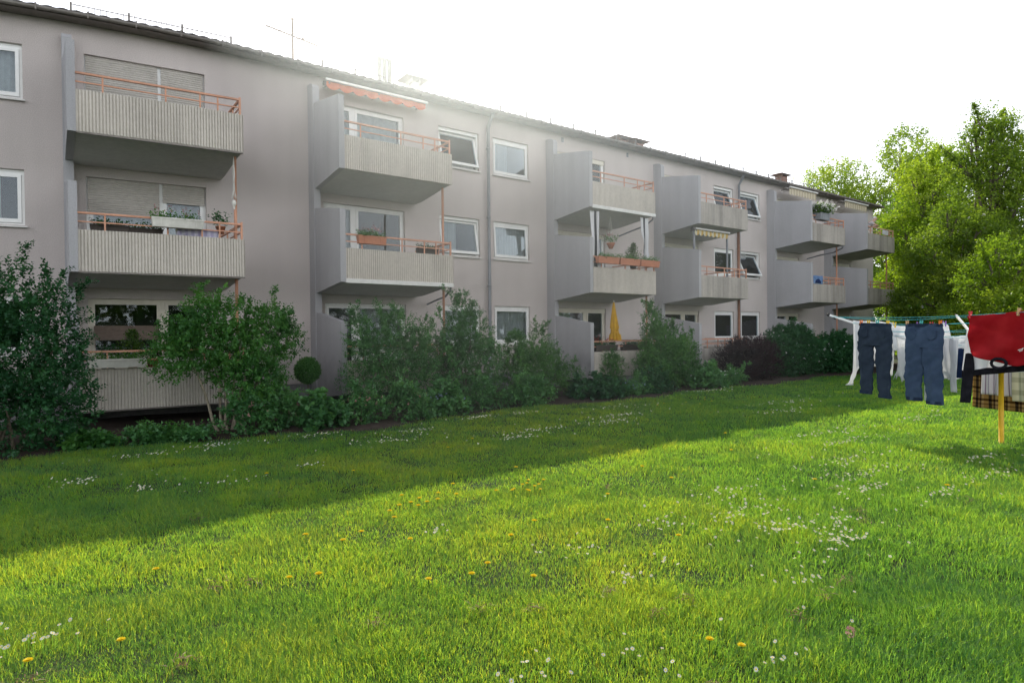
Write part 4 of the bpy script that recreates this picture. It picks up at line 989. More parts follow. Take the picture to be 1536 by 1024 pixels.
def tree(name, label, x, y, h, trunk_r, ell, n, ls, mtl, seed, nl=9, aspect=0.42, droop=0.15, tw=(0.5, 1.0), up=0.25, shoots=(), flower=None, nf=0, shell=0.5, tone=(0.1, 0.8)):
    R = np.random.default_rng(seed)
    t = thing(name, (x, y, 0), label, 'tree', 'trees beyond the end of the building')
    top = max(e[2] for e in ell)
    mb = MB(); k = 9
    mb.path([(x+.18*sin(i*1.3)*i/k, y+.18*cos(i*1.7)*i/k, top*i/k) for i in range(k+1)], [trunk_r*(1.25 if i == 0 else 1)*(1-0.8*i/k) for i in range(k+1)], 9)
    mb.build('trunk', M['bark'], t)
    for e in ell:
        mb = MB(); zb = min(max(e[2]*0.45, top*0.18), top*0.8)
        tip = (e[0], e[1], e[2]+.3*e[5]); pts = limb(R, (x, y, zb), tip, trunk_r*.42, .03, mb, .1, 7)
        for q in range(5):
            s = pts[R.integers(2, 6)]; u = R.normal(size=3); u /= np.linalg.norm(u)
            limb(R, s, (e[0]+u[0]*e[3]*.85, e[1]+u[1]*e[4]*.85, e[2]+abs(u[2])*e[5]*.8), trunk_r*.16, .012, mb, .12, 5)
        mb.build('limb', M['bark'], t)
    P, D = crown_points(R, ell, n, shell, up); Ln = tw[0]+(tw[1]-tw[0])*R.random(n)
    for (bx, by, bz, dx, dy, dz, m) in shoots:
        tt = R.random(m); P = np.concatenate([P, np.stack([bx+dx*tt, by+dy*tt, bz+dz*tt], 1)])
        D = np.concatenate([D, np.array([dx, dy, dz])*.35+R.normal(size=(m, 3))*.6]); Ln = np.concatenate([Ln, (tw[0]*.8)*(1.1-.6*tt)])
        mb = MB(); limb(R, (bx-dx*.4, by-dy*.4, bz-dz*.4), (bx+dx, by+dy, bz+dz), .05, .01, mb, .05, 6); mb.build('shoot', M['bark'], t)
    keep = P[:, 2] > 0.15; P, D, Ln = P[keep], D[keep], Ln[keep]
    A = twigs_leaves(R, P, D, Ln, nl, ls, aspect, droop)
    cl = vnoise(A[0][:, 0]+A[0][:, 1]*.7, A[0][:, 2]+A[0][:, 1]*.4, 1.1, seed)
    tint = np.clip(tone[0]+tone[1]*cl+R.normal(0, .12, len(A[0])), 0, 1)
    leaf_cloud('crown', *A, tint, M[mtl], t)
    if flower:
        Pf, Df = crown_points(R, ell, nf, .95, .3); A = twigs_leaves(R, Pf, Df, np.full(nf, .1), 12, .11, .6)
        leaf_cloud('blossom', *A, R.random(len(A[0])), M[flower], t)
    return t

def blob(R, x, y, z0, z1, r, n, rs=(0.4, 0.62)):
    out = []
    for i in range(n):
        t = (i+.5)/n; a = i*2.4+R.random(); k = r*(1-.55*abs(t-.42)*1.6)
        out.append((x+k*.62*cos(a), y+k*.62*sin(a), z0+(z1-z0)*t, k*(rs[0]+(rs[1]-rs[0])*R.random()), k*(rs[0]+(rs[1]-rs[0])*R.random()), (z1-z0)/n*(0.9+.7*R.random())))
    return out
RT = np.random.default_rng(33)
tree('maple_tree', 'distant round yellow green tree rising behind the roof end of the block', 62, 30, 19, .38, [(57.5,29,12.5,2.6,2.6,3.6),(60,30,15,2.7,2.7,3.0),(63,30,15.4,2.7,2.7,2.9),(66,30,13.5,2.8,2.8,3.2),(61.5,30,11,3.2,3,3.5),(58.6,30,15.0,1.8,1.8,1.6),(65,29,10,3,3,3),(55.5,29,11.5,1.8,1.8,2.6)], 2600, .24, 'lf_tree', 301, tw=(.7, 1.3), shell=.6, tone=(.35, .6))
tree('maple_tree', 'second distant tree filling the gap between the round tree and the lime green tree', 60, 23.5, 16, .34, blob(RT, 60, 23.5, 3, 17.6, 5.2, 10), 3600, .24, 'lf_tree', 302, tw=(.7, 1.2), shell=.55, tone=(.25, .6))
tree('lime_tree', 'bright lime green tree standing just past the end wall of the block', 43.6, 16.1, 12.6, .26, blob(RT, 43.4, 15.9, .8, 12.2, 2.75, 11), 6500, .17, 'lf_lime', 303, tw=(.5, .95), droop=.35, shoots=[(42.6,15.8,10.0,-.3,.1,1.7,50),(44.3,15.6,10.6,.1,0,1.4,50),(43.4,15.6,10.6,.0,0,2.0,60)], tone=(.15, .75))
tree('ash_tree', 'tallest tree at the right with ragged feathery sprays against the sky', 37.2, 10.9, 12.6, .24, blob(RT, 37.2, 10.8, 1.2, 10.3, 2.9, 11)+[(36.2,11.2,10.4,.7,.6,1.0),(37.0,10.9,11.3,.55,.5,.9),(37.8,10.6,11.0,.7,.6,.9),(38.7,10.2,10.4,.7,.6,.9),(35.4,11.5,9.5,.8,.6,.7),(36.5,11.0,11.9,.35,.35,.7),(38.1,10.5,11.9,.35,.35,.6),(39.3,9.9,9.6,.7,.6,.8)], 6600, .15, 'lf_tree', 304, tw=(.45, .95), droop=.3,
     shoots=[(36.4,11,11.6,-.3,.2,1.1,26),(37.9,10.6,11.5,.2,0,1.1,26),(35.2,11.6,9.8,-.9,.4,.8,24)], tone=(.1, .7))
tree('hornbeam_tree', 'fresh green low tree behind the red laundry with layered leafy branches', 29.9, 8.35, 5.6, .14, blob(RT, 30.0, 8.3, .5, 5.0, 1.9, 9), 4200, .11, 'lf_lime', 305, tw=(.35, .7), droop=.2, shoots=[(29.3,8.6,4.3,-.5,.2,1.0,50),(30.4,8.1,4.4,.3,-.2,1.1,50)], tone=(.1, .65))
tree('elder_tree', 'dark green elder with pale flower heads, between the lime and the tallest tree', 33.6, 11.2, 7.8, .18, blob(RT, 33.6, 11.1, .6, 7.3, 2.2, 9), 4500, .13, 'lf_tree', 306, tw=(.4, .75), droop=.25, flower='pet_w', nf=16, tone=(.05, .75))
tree('maple_tree', 'pale green tree closing the gap behind the lime green and the tallest tree', 54, 19.0, 14, .3, blob(RT, 54, 19.0, 2, 14.6, 4.6, 10), 3400, .2, 'lf_tree', 309, tw=(.6, 1.1), tone=(.2, .6))
tree('poplar_tree', 'backmost dark tree seen through the gaps at the right edge', 52, 13.2, 11, .3, blob(RT, 52, 13.2, .8, 11, 3.8, 10), 2600, .2, 'lf_deep', 307, tw=(.6, 1.1))
tree('poplar_tree', 'backmost bushy tree behind the lime green tree', 49, 19.5, 10, .28, blob(RT, 49, 19.5, .8, 10.5, 3.4, 10), 2400, .2, 'lf_deep', 308, tw=(.6, 1.1))
# the wooded edge across the lawn, seen mirrored in the window panes
R = np.random.default_rng(88); n = 5200; X_ = -60+190*R.random(n); hgt = 6+7*vnoise(X_, X_*0, 7.0, 5); Z_ = hgt*R.random(n)**.7
P = np.stack([X_, -42-5*R.random(n), Z_], 1); A = twigs_leaves(R, P, R.normal(size=(n, 3))+[0, 0, .3], .6+.8*R.random(n), 7, .75, .5)
tag(leaf_cloud('treeline', *A, np.clip(R.normal(.45, .25, len(A[0])), 0, 1), M['lf_deep'], None), 'leafy treeline across the lawn mirrored in the window panes', 'treeline', kind='stuff')
GH = 'bushes at the far edge of the lawn'
for i, (x, y, h, r, mt, lb) in enumerate(((40.3, 14.9, 3.6, 1.5, 'lf_mid', 'dark bush at the far corner of the lawn beside the end of the block'), (37.5, 13.6, 3.0, 1.5, 'lf_tree', 'mid green bush at the lawn edge seen above the white laundry'),
        (34.6, 12.0, 2.6, 1.5, 'lf_tree', 'rounded bush behind the blue jeans at the far lawn edge'), (32.0, 10.3, 2.4, 1.4, 'lf_tree', 'leafy bush behind the navy cloth on the line'), (32.6, 8.2, 2.6, 1.4, 'lf_deep', 'bush behind the red laundry at the right edge'), (33.0, 6.3, 2.8, 1.6, 'lf_deep', 'bush beyond the plaid blanket at the outer right'))):
    shrub('lawn_bush', lb, 'bush', x, y, h, r, r, 1500, .13, mt, 400+i, stems=3, shoots=4, nl=9, tw=(.2, .4), group=GH)

# ------------------------------------------------------------------ rotary clothes dryer and laundry
DC = np.array([11.4, 3.2]); DL = 2.3; TH = radians(122); ZH, ZT = 1.28, 2.10
TIP = [DC + DL*np.array([cos(TH-k*pi/2), sin(TH-k*pi/2)]) for k in range(4)]
gz_ = float(ground_z(*DC))
dr = thing('rotary_dryer', (DC[0], DC[1], gz_), 'rotary clothes dryer with yellow post and white arms hung full of laundry', 'clothes dryer')
mb = MB(); mb.path([(DC[0], DC[1], gz_-.05), (DC[0], DC[1], 1.34)], 0.034, 14); mb.build('post', M['polely'], dr)
mb = MB(); mb.lathe((DC[0], DC[1], ZH-.08), [(.04, 0), (.048, .03), (.048, .13), (.04, .18)], 14); mb.build('hub', M['polely'], dr)
for k in range(4):
    mb = MB(); d = (TIP[k]-DC)/DL
    a = Vector((DC[0]+d[0]*.05, DC[1]+d[1]*.05, ZH)); b = Vector((TIP[k][0], TIP[k][1], ZT+.02))
    side = Vector((-d[1], d[0], 0))*.014; upv = Vector((0, 0, .022))
    mb.add([a-side-upv, a+side-upv, a+side+upv, a-side+upv, b-side-upv*.8, b+side-upv*.8, b+side+upv*.8, b-side+upv*.8], [(3,2,1,0),(4,5,6,7),(0,1,5,4),(1,2,6,5),(2,3,7,6),(3,0,4,7)])
    arm = mb.build('arm', M['alu'], dr)
    mb = MB(); mb.ball(b, 0.026, 8, 6); mb.build('end_cap', M['black'], arm)
def lpt(fr, s, t, dz=0):
    a = DC+fr*(TIP[s]-DC); b = DC+fr*(TIP[(s+1) % 4]-DC); p = a+(b-a)*t
    return (p[0], p[1], ZH+(ZT-ZH)*fr - 0.05*sin(pi*t)*fr + dz)
for fr in (.45, .6, .7, .85, .98):
    for s in range(4):
        mb = MB(); mb.path([lpt(fr, s, t) for t in np.linspace(0, 1, 9)], 0.0035, 5); mb.build('washing_line', M['line'], dr)
LG = 'laundry hanging on the rotary dryer'
def trousers(label, mtl, fr, s, t0, t1, L, seed, gap=0.02, wd=None):
    A = np.array(lpt(fr, s, t0)); B = np.array(lpt(fr, s, t1)); e = B-A; wd = np.linalg.norm(e); e /= wd
    nrm = np.array([-e[1], e[0], 0]); nrm /= np.linalg.norm(nrm); c = (A+B)/2
    R = np.random.default_rng(seed); ph = R.random(8)*6.28
    t = thing('jeans', tuple(c), label, 'trousers', LG); K = 28; cro = 0.27*L
    def ring(u, d, hw, th, k0):
        out = []
        for i in range(K):
            a = 2*pi*i/K; x = hw*cos(a); y = th*(abs(sin(a))**.8)*np.sign(sin(a))
            y += 0.014*sin(x*42+ph[0]+d*3)*min(1, d*2.5)+0.010*sin(d*19+ph[k0]+x*16)+0.008*sin(d*47+x*30+ph[k0+2])*(0.4+abs(sin(d*4+ph[0])))
            x += 0.003*sin(d*13+ph[k0+1])+0.002*sin(d*31)
            p = c+e*(u+x)+nrm*y-np.array([0, 0, d]); out.append(tuple(p))
        return out
    mb = MB(); vs = []; nr = 12
    for j in range(nr+1):
        d = cro*1.1*j/nr; hw = wd/2*(1+0.05*sin(pi*j/nr)); vs += ring(0, d, hw, 0.035+.03*sin(pi*.5*j/nr), 1)
    mb.add(vs, [(j*K+i, j*K+(i+1)%K, (j+1)*K+(i+1)%K, (j+1)*K+i) for j in range(nr) for i in range(K)], True)
    for sg in (-1, 1):
        vs = []; nr2 = 26
        for j in range(nr2+1):
            q = j/nr2; d = cro*.92+(L-cro*.92-(0.03 if sg < 0 else 0))*q
            hw = wd/4*(1.02-0.10*q)-gap*q*.5; u = sg*(wd/4+gap*q*.8+0.012*sin(q*4+ph[3+sg])); vs += ring(u, d, hw, 0.06-.015*q, 3+sg)
        mb.add(vs, [(j*K+i, j*K+(i+1)%K, (j+1)*K+(i+1)%K, (j+1)*K+i) for j in range(nr2) for i in range(K)], True)
    mb.build('denim', mtl, t)
    mb = MB(); vs = []
    for j, (d, g) in enumerate(((-.012, 1.0), (.035, 1.03))):
        for i in range(K): a = 2*pi*i/K; p = c+e*(wd/2*1.015*g*cos(a))+nrm*(.042*g*sin(a))-np.array([0, 0, d]); vs.append(tuple(p))
    mb.add(vs, [(i, (i+1)%K, K+(i+1)%K, K+i) for i in range(K)], True); mb.build('waistband', M['seam'], t)
    for sg in (-1, 1):
        mb = MB(); o = c+e*sg*wd*.27-nrm*.068-np.array([0, 0, .09]); hw = .065
        pts = [(-hw, 0), (hw, 0), (hw, -.1), (0, -.135), (-hw, -.1)]
        mb.add([tuple(o+e*x+np.array([0, 0, z])) for x, z in pts]+[tuple(o+nrm*.02+e*x+np.array([0, 0, z])) for x, z in pts], [(0,1,2,3,4),(0,5,6,1),(1,6,7,2),(2,7,8,3),(3,8,9,4),(4,9,5,0)]); mb.build('back_pocket', mtl, t)
    for sg in (-1, 1):
        mb = MB(); K2 = 20; vs = []
        for d in (L-.045-(0.03 if sg < 0 else 0), L+.004-(0.03 if sg < 0 else 0)):
            for i in range(K2): a = 2*pi*i/K2; p = c+e*(sg*(wd/4+gap*.8)+ (wd/4*.93-gap*.5)*cos(a))+nrm*(.052*sin(a))-np.array([0, 0, d]); vs.append(tuple(p))
        mb.add(vs, [(i, (i+1)%K2, K2+(i+1)%K2, K2+i) for i in range(K2)], True); mb.build('hem', M['seam'], t)
    return t
trousers('dark charcoal jeans pegged by the waist, leftmost trousers on the line', M['jeansd'], .85, 3, .955, .765, 1.12, 1, .035)
trousers('faded blue jeans hanging in the middle of the front line', M['jeansb'], .85, 3, .682, .492, 1.13, 2, .015)
# white long sleeved shirt
ws = thing('white_shirt', lpt(.93, 0, .2), 'long sleeved white shirt hanging behind the dark jeans with one sleeve dangling', 'shirt', LG)
hang('body', M['cwhite'], ws, lpt(.93, 0, .12), lpt(.93, 0, .40), [(0, 0, .88), (.5, .03, .86), (.75, .05, .84)], .03, 3, crease=.012, seed=3)
hang('sleeve', M['cwhite'], ws, lpt(.935, 0, .115), lpt(.935, 0, .2), [(0, -.02, .22), (.4, 0.0, .19), (.72, -.02, .13), (.98, -.1, .02), (1.06, -.16, -.03)], .02, 5, nu=16, seed=4)
hang('sleeve', M['cwhite'], ws, lpt(.925, 0, .36), lpt(.925, 0, .42), [(0, .0, .2), (.5, .02, .17), (.9, .03, .14)], .02, 5, nu=16, seed=5)
cl = hang('white_pillowcase', M['cwhite'], None, lpt(.85, 0, .34), lpt(.85, 0, .60), [(0, 0, .72), (.42, .01, .73)], .02, 3, crease=.012, seed=6); tag(cl, 'white pillowcase on the back line between the two pairs of jeans', 'pillowcase', LG)
prof_hem = lambda s: 0.10*abs(sin(s*19)) + 0.06*sin(s*7+1)
rg = hang('knitted_sweater', M['cwhite'], None, lpt(.6, 0, .02), lpt(.6, 0, .3), [(0, 0.0, .62), (.2, .05, .55), (.5, .0, .58), (.72, -.05, .62)], .03, 4, seed=7); prof_hem = None
tag(rg, 'white knitted sweater with a ragged lower edge hanging below the pillowcase', 'sweater', LG)
cp = hang('white_vest', M['cwhite'], None, lpt(.85, 0, .66, .03), lpt(.85, 0, .88, .03), [(0, .18, .45), (.06, .06, .58), (.25, .0, .66), (.34, 0.0, .66)], .02, 3, seed=8); tag(cp, 'small white vest arched over the back line right of the pillowcase', 'vest', LG)
s2 = thing('white_shirt', lpt(.6, 3, .64), 'white shirt hanging behind the blue jeans', 'shirt', LG)
hang('body', M['cwhite'], s2, lpt(.6, 3, .73), lpt(.6, 3, .55), [(0, 0, .36), (.4, .0, .36), (.6, .02, .34)], .03, 4, seed=9)
hang('sleeve', M['cwhite'], s2, lpt(.605, 3, .73), lpt(.605, 3, .68), [(0, .0, .14), (.6, -.02, .1), (.95, -.05, .05)], .02, 5, nu=14, seed=10)
hang('sleeve', M['cwhite'], s2, lpt(.595, 3, .58), lpt(.595, 3, .53), [(0, .0, .14), (.5, .0, .12), (.78, .03, .12)], .02, 5, nu=14, seed=11)
mt = hang('printed_towel', M['multi'], None, lpt(.45, 3, .79), lpt(.45, 3, .645), [(0, 0, .21), (.42, 0, .21)], .01, 3, seed=12); tag(mt, 'blue and red printed towel between the blue jeans and the navy cloth', 'towel', LG)
nv_ = thing('navy_cloth', lpt(.45, 3, .6), 'navy cloth with a white top band left of the red jersey', 'cloth', LG)
hang('body', M['navy'], nv_, lpt(.45, 3, .67, -.04), lpt(.45, 3, .49, -.04), [(0, 0, .28), (.44, .0, .28)], .01, 3, seed=13)
hang('band', M['cwhite'], nv_, lpt(.45, 3, .675, .03), lpt(.45, 3, .485, .03), [(0, 0.02, .28), (.08, 0, .29)], .006, 3, nv=4, seed=13)
wl_ = hang('white_towel', M['cwhite'], None, lpt(.6, 0, .69), lpt(.6, 0, .98), [(0, 0, .6), (.5, 0, .6), (.72, .02, .58)], .02, 4, seed=14); tag(wl_, 'white towel low behind the navy cloth', 'towel', LG)
# black and white jacket behind the red jersey
bj = thing('sports_jacket', lpt(.75, 3, .25), 'black and white jacket hanging upside down behind the red jersey', 'jacket', LG)
hang('body', M['cwhite'], bj, lpt(.75, 3, .42), lpt(.75, 3, .02), [(0, 0.05, 1.0), (.3, .02, 1.0), (.58, .0, 1.0)], .02, 3, seed=15)
hang('hem_band', M['blackc'], bj, lpt(.765, 3, .42, -.57), lpt(.765, 3, .02, -.46), [(0, 0, 1.0), (.09, .0, 1.0)], .015, 3, nv=6, seed=15)
hang('sleeve', M['blackc'], bj, lpt(.77, 3, .412, -.34), lpt(.77, 3, .35, -.34), [(0, .03, .12), (.2, .0, .14), (.5, -.03, .09), (.68, -.04, .08)], .02, 5, nu=16, seed=16)
hang('sleeve', M['blackc'], bj, lpt(.757, 3, .115, -.12), lpt(.757, 3, .05, -.12), [(0, .0, .17), (.4, .02, .16), (.9, .06, .15)], .02, 5, nu=16, seed=17)
mb = MB(); q = np.array(lpt(1.0, 3, .235, -.64)); e_ = np.array(lpt(.78, 3, 0))-np.array(lpt(.78, 3, 1)); e_ /= np.linalg.norm(e_)
mb.path([tuple(q+e_*.085*cos(a)+np.array([0, 0, .06*sin(a)])) for a in np.linspace(0, 2*pi, 21)], .018, 7); mb.build('drawstring_loop', M['blackc'], bj)
rj = thing('red_jersey', lpt(.98, 3, .2), 'bright red jersey with a small white emblem at the right end of the front line', 'jersey', LG)
def hem_red(s): return 0.40*abs(2*(s-.46))**1.5*0.8
prof_hem = hem_red
hang('body', M['red'], rj, lpt(.98, 3, .352), lpt(.98, 3, -.02, .03), [(0, 0, 1.2), (.35, .03, 1.2), (.68, .04, 1.18)], .04, 1.3, diag=1.7, crease=.014, nu=60, nv=36, seed=18); prof_hem = None
# emblem: two short strokes
mb = MB(); A_ = np.array(lpt(.985, 3, .176, 0)); e_ = np.array(lpt(.985, 3, .1))-np.array(lpt(.985, 3, .2)); e_ /= np.linalg.norm(e_); n_ = np.array([-e_[1], e_[0], 0])
sgn = -1 if n_[1] > 0 else 1
for du, dz, w_, h_ in ((0, -.47, .05, .008), (.012, -.485, .04, .007), (.045, -.462, .016, .014)):
    o = A_+e_*du+n_*sgn*.045+np.array([0, 0, dz]); mb.add([tuple(o), tuple(o+e_*w_+np.array([0, 0, .012])), tuple(o+e_*w_+np.array([0, 0, .012+h_])), tuple(o+np.array([0, 0, h_]))], [(0, 1, 2, 3)])
mb.build('emblem', M['pvc'], rj)
st = hang('striped_shirt', M['shirtstripe'], None, lpt(.6, 1, .08), lpt(.6, 1, .32), [(0, 0, .47), (.6, .0, .47), (.98, .0, .47)], .02, 4, seed=19); tag(st, 'mauve striped shirt behind the yellow post', 'shirt', LG)
pl = hang('plaid_blanket', M['plaid'], None, lpt(.85, 1, .06), lpt(.85, 1, .55), [(0, 0, 1.6), (1.0, .0, 1.6), (1.46, .0, 1.6)], .02, 2, nu=50, seed=20); tag(pl, 'brown and yellow plaid blanket on the far line behind the yellow post', 'blanket', LG)
ck = hang('check_cloth', M['check'], None, lpt(.45, 1, .33), lpt(.45, 1, .60), [(0, 0, .4), (.9, .0, .4)], .015, 3, seed=21); tag(ck, 'cream checked cloth hanging right of the striped shirt', 'cloth', LG)
# clothes pegs
def peg(mt_):
    me = MB(); w_ = .006
    for s in (-1, 1): me.add([(-w_, s*.004, -.035), (w_, s*.004, -.035), (w_, s*.013, .04), (-w_, s*.013, .04), (-w_, s*.012, -.035), (w_, s*.012, -.035), (w_, s*.02, .04), (-w_, s*.02, .04)], [(3,2,1,0),(4,5,6,7),(0,1,5,4),(1,2,6,5),(2,3,7,6),(3,0,4,7)])
    me.tube((-.009, 0, .0), (.009, 0, .0), .006, 6)
    o = me.build('clothes_peg', M[mt_]); COL.objects.unlink(o); return o
src = {k: peg(k) for k in ('pego', 'pegy', 'pegt', 'pegr', 'pegp', 'wood')}
PEGS = [('pego', .85, 3, .945, 'orange peg on the left waist corner of the dark jeans'), ('pegy', .85, 3, .90, 'yellow peg at the middle left of the dark jeans waist'), ('pegt', .85, 3, .845, 'teal peg in the middle of the dark jeans waist'), ('pegy', .85, 3, .785, 'yellow peg on the right waist corner of the dark jeans'),
        ('wood', .85, 3, .675, 'wooden peg on the left waist corner of the blue jeans'), ('pegt', .85, 3, .60, 'teal peg in the middle of the blue jeans waist'), ('pego', .85, 3, .505, 'orange peg on the right waist corner of the blue jeans'),
        ('pegy', .85, 0, .36, 'yellow peg on the left corner of the white pillowcase'), ('pegp', .85, 0, .58, 'purple peg on the right corner of the white pillowcase'), ('pegr', .85, 0, .70, 'red peg on the left strap of the white vest'), ('pegp', .85, 0, .83, 'purple peg on the right strap of the white vest'),
        ('wood', .98, 3, .165, 'wooden peg on the top edge of the red jersey'), ('pegr', .98, 3, .34, 'red peg on the left corner of the red jersey')]
for mt_, fr, s, t, lb in PEGS:
    o = src[mt_].copy(); COL.objects.link(o); p = lpt(fr, s, t, .005); o.location = p
    o.scale = (1.4, 1.4, 1.25)
    a = TIP[s]; b = TIP[(s+1) % 4]; o.rotation_euler = (0, random.uniform(-.2, .2), math.atan2(b[1]-a[1], b[0]-a[0]))
    tag(o, lb, 'clothes peg', 'clothes pegs on the lines')

# ------------------------------------------------------------------ the lawn
def in_view(x, y, m=1.38):
    X = x*cos(YAW)-y*sin(YAW); Dp = x*sin(YAW)+y*cos(YAW)
    return (np.abs(X) < Dp*0.8135*m+0.4) & (Dp > 1.5), Dp
RG = np.random.default_rng(42)
def scatter(d0, d1, per_m2):
    lim = 0.8135*1.38*d1+0.4; area = 2*lim*(d1-d0); n = int(area*per_m2)
    Dp = d0+(d1-d0)*RG.random(n); L_ = (RG.random(n)*2-1)*lim
    x = L_*cos(YAW)+Dp*sin(YAW); y = -L_*sin(YAW)+Dp*cos(YAW)
    ok, _ = in_view(x, y); ok &= y < bed_edge(x)+0.10*RG.normal(size=n)-.02; ok &= ~((x > 30) & (y > 13.2))
    return x[ok], y[ok], Dp[ok]
SOILP = [(5.0, 2.0, .22, .07), (4.6, 2.75, .12, .05), (5.45, 1.85, .16, .06)]
def lawn(bands):
    Vs = []; Fs4 = []; T = []; base = 0
    for d0, d1, dens, wid in bands:
        x, y, Dp = scatter(d0, d1, dens); n = len(x)
        big = vnoise(x, y, 1.7, 21); mid = vnoise(x, y, 0.45, 22); sm = vnoise(x, y, 0.13, 23)
        keep = RG.random(n) < 0.62+0.7*mid*sm+0.2*sm
        for sx, sy, ra, rb in SOILP:
            keep &= (((x-sx)/ra)**2+((y-sy)/rb)**2 > 0.2+0.9*RG.random(n)) | (RG.random(n) < .3)
        x, y, big, mid, sm = x[keep], y[keep], big[keep], mid[keep], sm[keep]; n = len(x)
        right = smooth01((x*cos(YAW)-y*sin(YAW)-0.15*(x*sin(YAW)+y*cos(YAW)))/2.2)
        h = 0.80*(0.035+0.045*mid+0.03*sm+0.022*right)*(0.55+0.75*RG.random(n)); h = h*np.where(RG.random(n) < .04, 1.5, 1.0)
        a = RG.random(n)*6.283; lean = 0.25+0.75*RG.random(n)**1.3
        sw = vnoise(x, y, .6, 31)*6.28*1.2
        dx, dy = np.cos(a)+.6*np.cos(sw), np.sin(a)+.6*np.sin(sw); q = np.hypot(dx, dy)+1e-6; dx /= q; dy /= q
        px, py = -dy, dx; tw = RG.normal(0, .5, n); px, py = px*np.cos(tw)-py*np.sin(tw), px*np.sin(tw)+py*np.cos(tw)
        w_ = wid*(0.6+0.7*RG.random(n)); z = ground_z(x, y)-.004+.02*(vnoise(x, y, .5, 24)-.5)
        P = lambda f, zz, ws: (np.stack([x+dx*lean*h*f-px*w_*ws, y+dy*lean*h*f-py*w_*ws, z+h*zz], 1), np.stack([x+dx*lean*h*f+px*w_*ws, y+dy*lean*h*f+py*w_*ws, z+h*zz], 1))
        a0, b0 = P(0, 0, .5); a1, b1 = P(.28, .52, .42); a2, b2 = P(.95, .93-.25*0, .06)
        a2[:, 2] -= h*lean*.22; b2[:, 2] -= h*lean*.22
        v = np.stack([a0, b0, a1, b1, a2, b2], 1).reshape(-1, 3); i = base+6*np.arange(n)
        Fs4.append(np.stack([np.stack([i, i+1, i+3, i+2], 1), np.stack([i+2, i+3, i+5, i+4], 1)], 1).reshape(-1, 4)); Vs.append(v); base += 6*n
        t = np.clip(0.26+0.28*big+0.26*mid+RG.normal(0, .17, n)-0.18*right, 0, 1); T.append(np.repeat(t, 2))
    return np_mesh('grass', np.concatenate(Vs), np.concatenate(Fs4), M['grass'], None, np.concatenate(T))
gr = lawn([(1.5, 2.4, 5000, .0045), (2.4, 4.2, 15000, .0037), (4.2, 7, 8000, .0047), (7, 11, 3800, .0066), (11, 17, 1600, .0105), (17, 27, 520, .022), (27, 46, 200, .04)])
tag(gr, 'green lawn grass, lit yellow green beyond the shadow of the block', 'grass', kind='stuff')

def pxy(x, y):   # only used to spread wild flowers over the lawn in clusters seen on the ground
    return x, y
def flower_mesh(name, pts, r, hgt, mtl, petals=9, seed=0, centre=None):
    pass
# daisies: clusters (x, y, spread x, spread y, count)
DAISY = [(4.0,2.2,.22,.12,14),(4.9,2.9,.35,.18,34),(5.05,3.35,.5,.16,30),(5.6,3.9,.6,.2,30),(3.1,2.95,.12,.1,10),(3.55,3.0,.1,.06,6),(5.0,2.45,.3,.14,48),(5.35,2.7,.4,.1,24),
         (6.8,3.05,.6,.1,30),(7.5,3.4,.8,.14,36),(8.2,3.9,.9,.18,40),(9.5,4.6,.8,.14,40),(10.3,5.2,1.2,.2,40),(9.6,2.9,.7,.12,36),(8.6,2.45,.6,.14,30),(7.3,2.5,.4,.1,20),
         (6.3,8.4,.5,.2,40),(7.1,8.9,.6,.2,34),(8.9,8.8,.7,.2,40),(9.8,9.4,.7,.2,40),(4.6,9.6,.5,.2,34),(5.4,10.4,.5,.2,30),(2.2,11.2,.5,.2,36),(1.2,11.0,.5,.15,26),(.3,9.3,.3,.15,26),(3.9,11.2,.5,.15,20),(2.7,8.4,.3,.14,14),(1.7,8.0,.3,.12,12),(.9,8.3,.15,.2,16),
         (7.5,11.3,.35,.15,46),(8.7,11.3,.5,.2,20),(-.1,4.3,.28,.08,22),(-.4,4.6,.2,.08,8),(2.6,4.6,.08,.06,6),(1.9,2.4,.2,.1,9),(2.4,2.2,.2,.1,8),(2.2,1.85,.12,.1,7),(2.9,1.7,.25,.1,8),(12.5,7.4,1.2,.3,36),(14.5,8.4,1.4,.3,36),(13.2,5.0,1.2,.2,36),(16.5,11.9,1.2,.25,40),(11.0,10.6,1,.3,30),(3.3,3.6,.4,.2,10),(4.2,3.6,.4,.2,14)]
V = []; F = []; T = []; base = 0
CV = []; CF = []; cb = 0
SV = []; SF = []; sb = 0
Rd = np.random.default_rng(8)
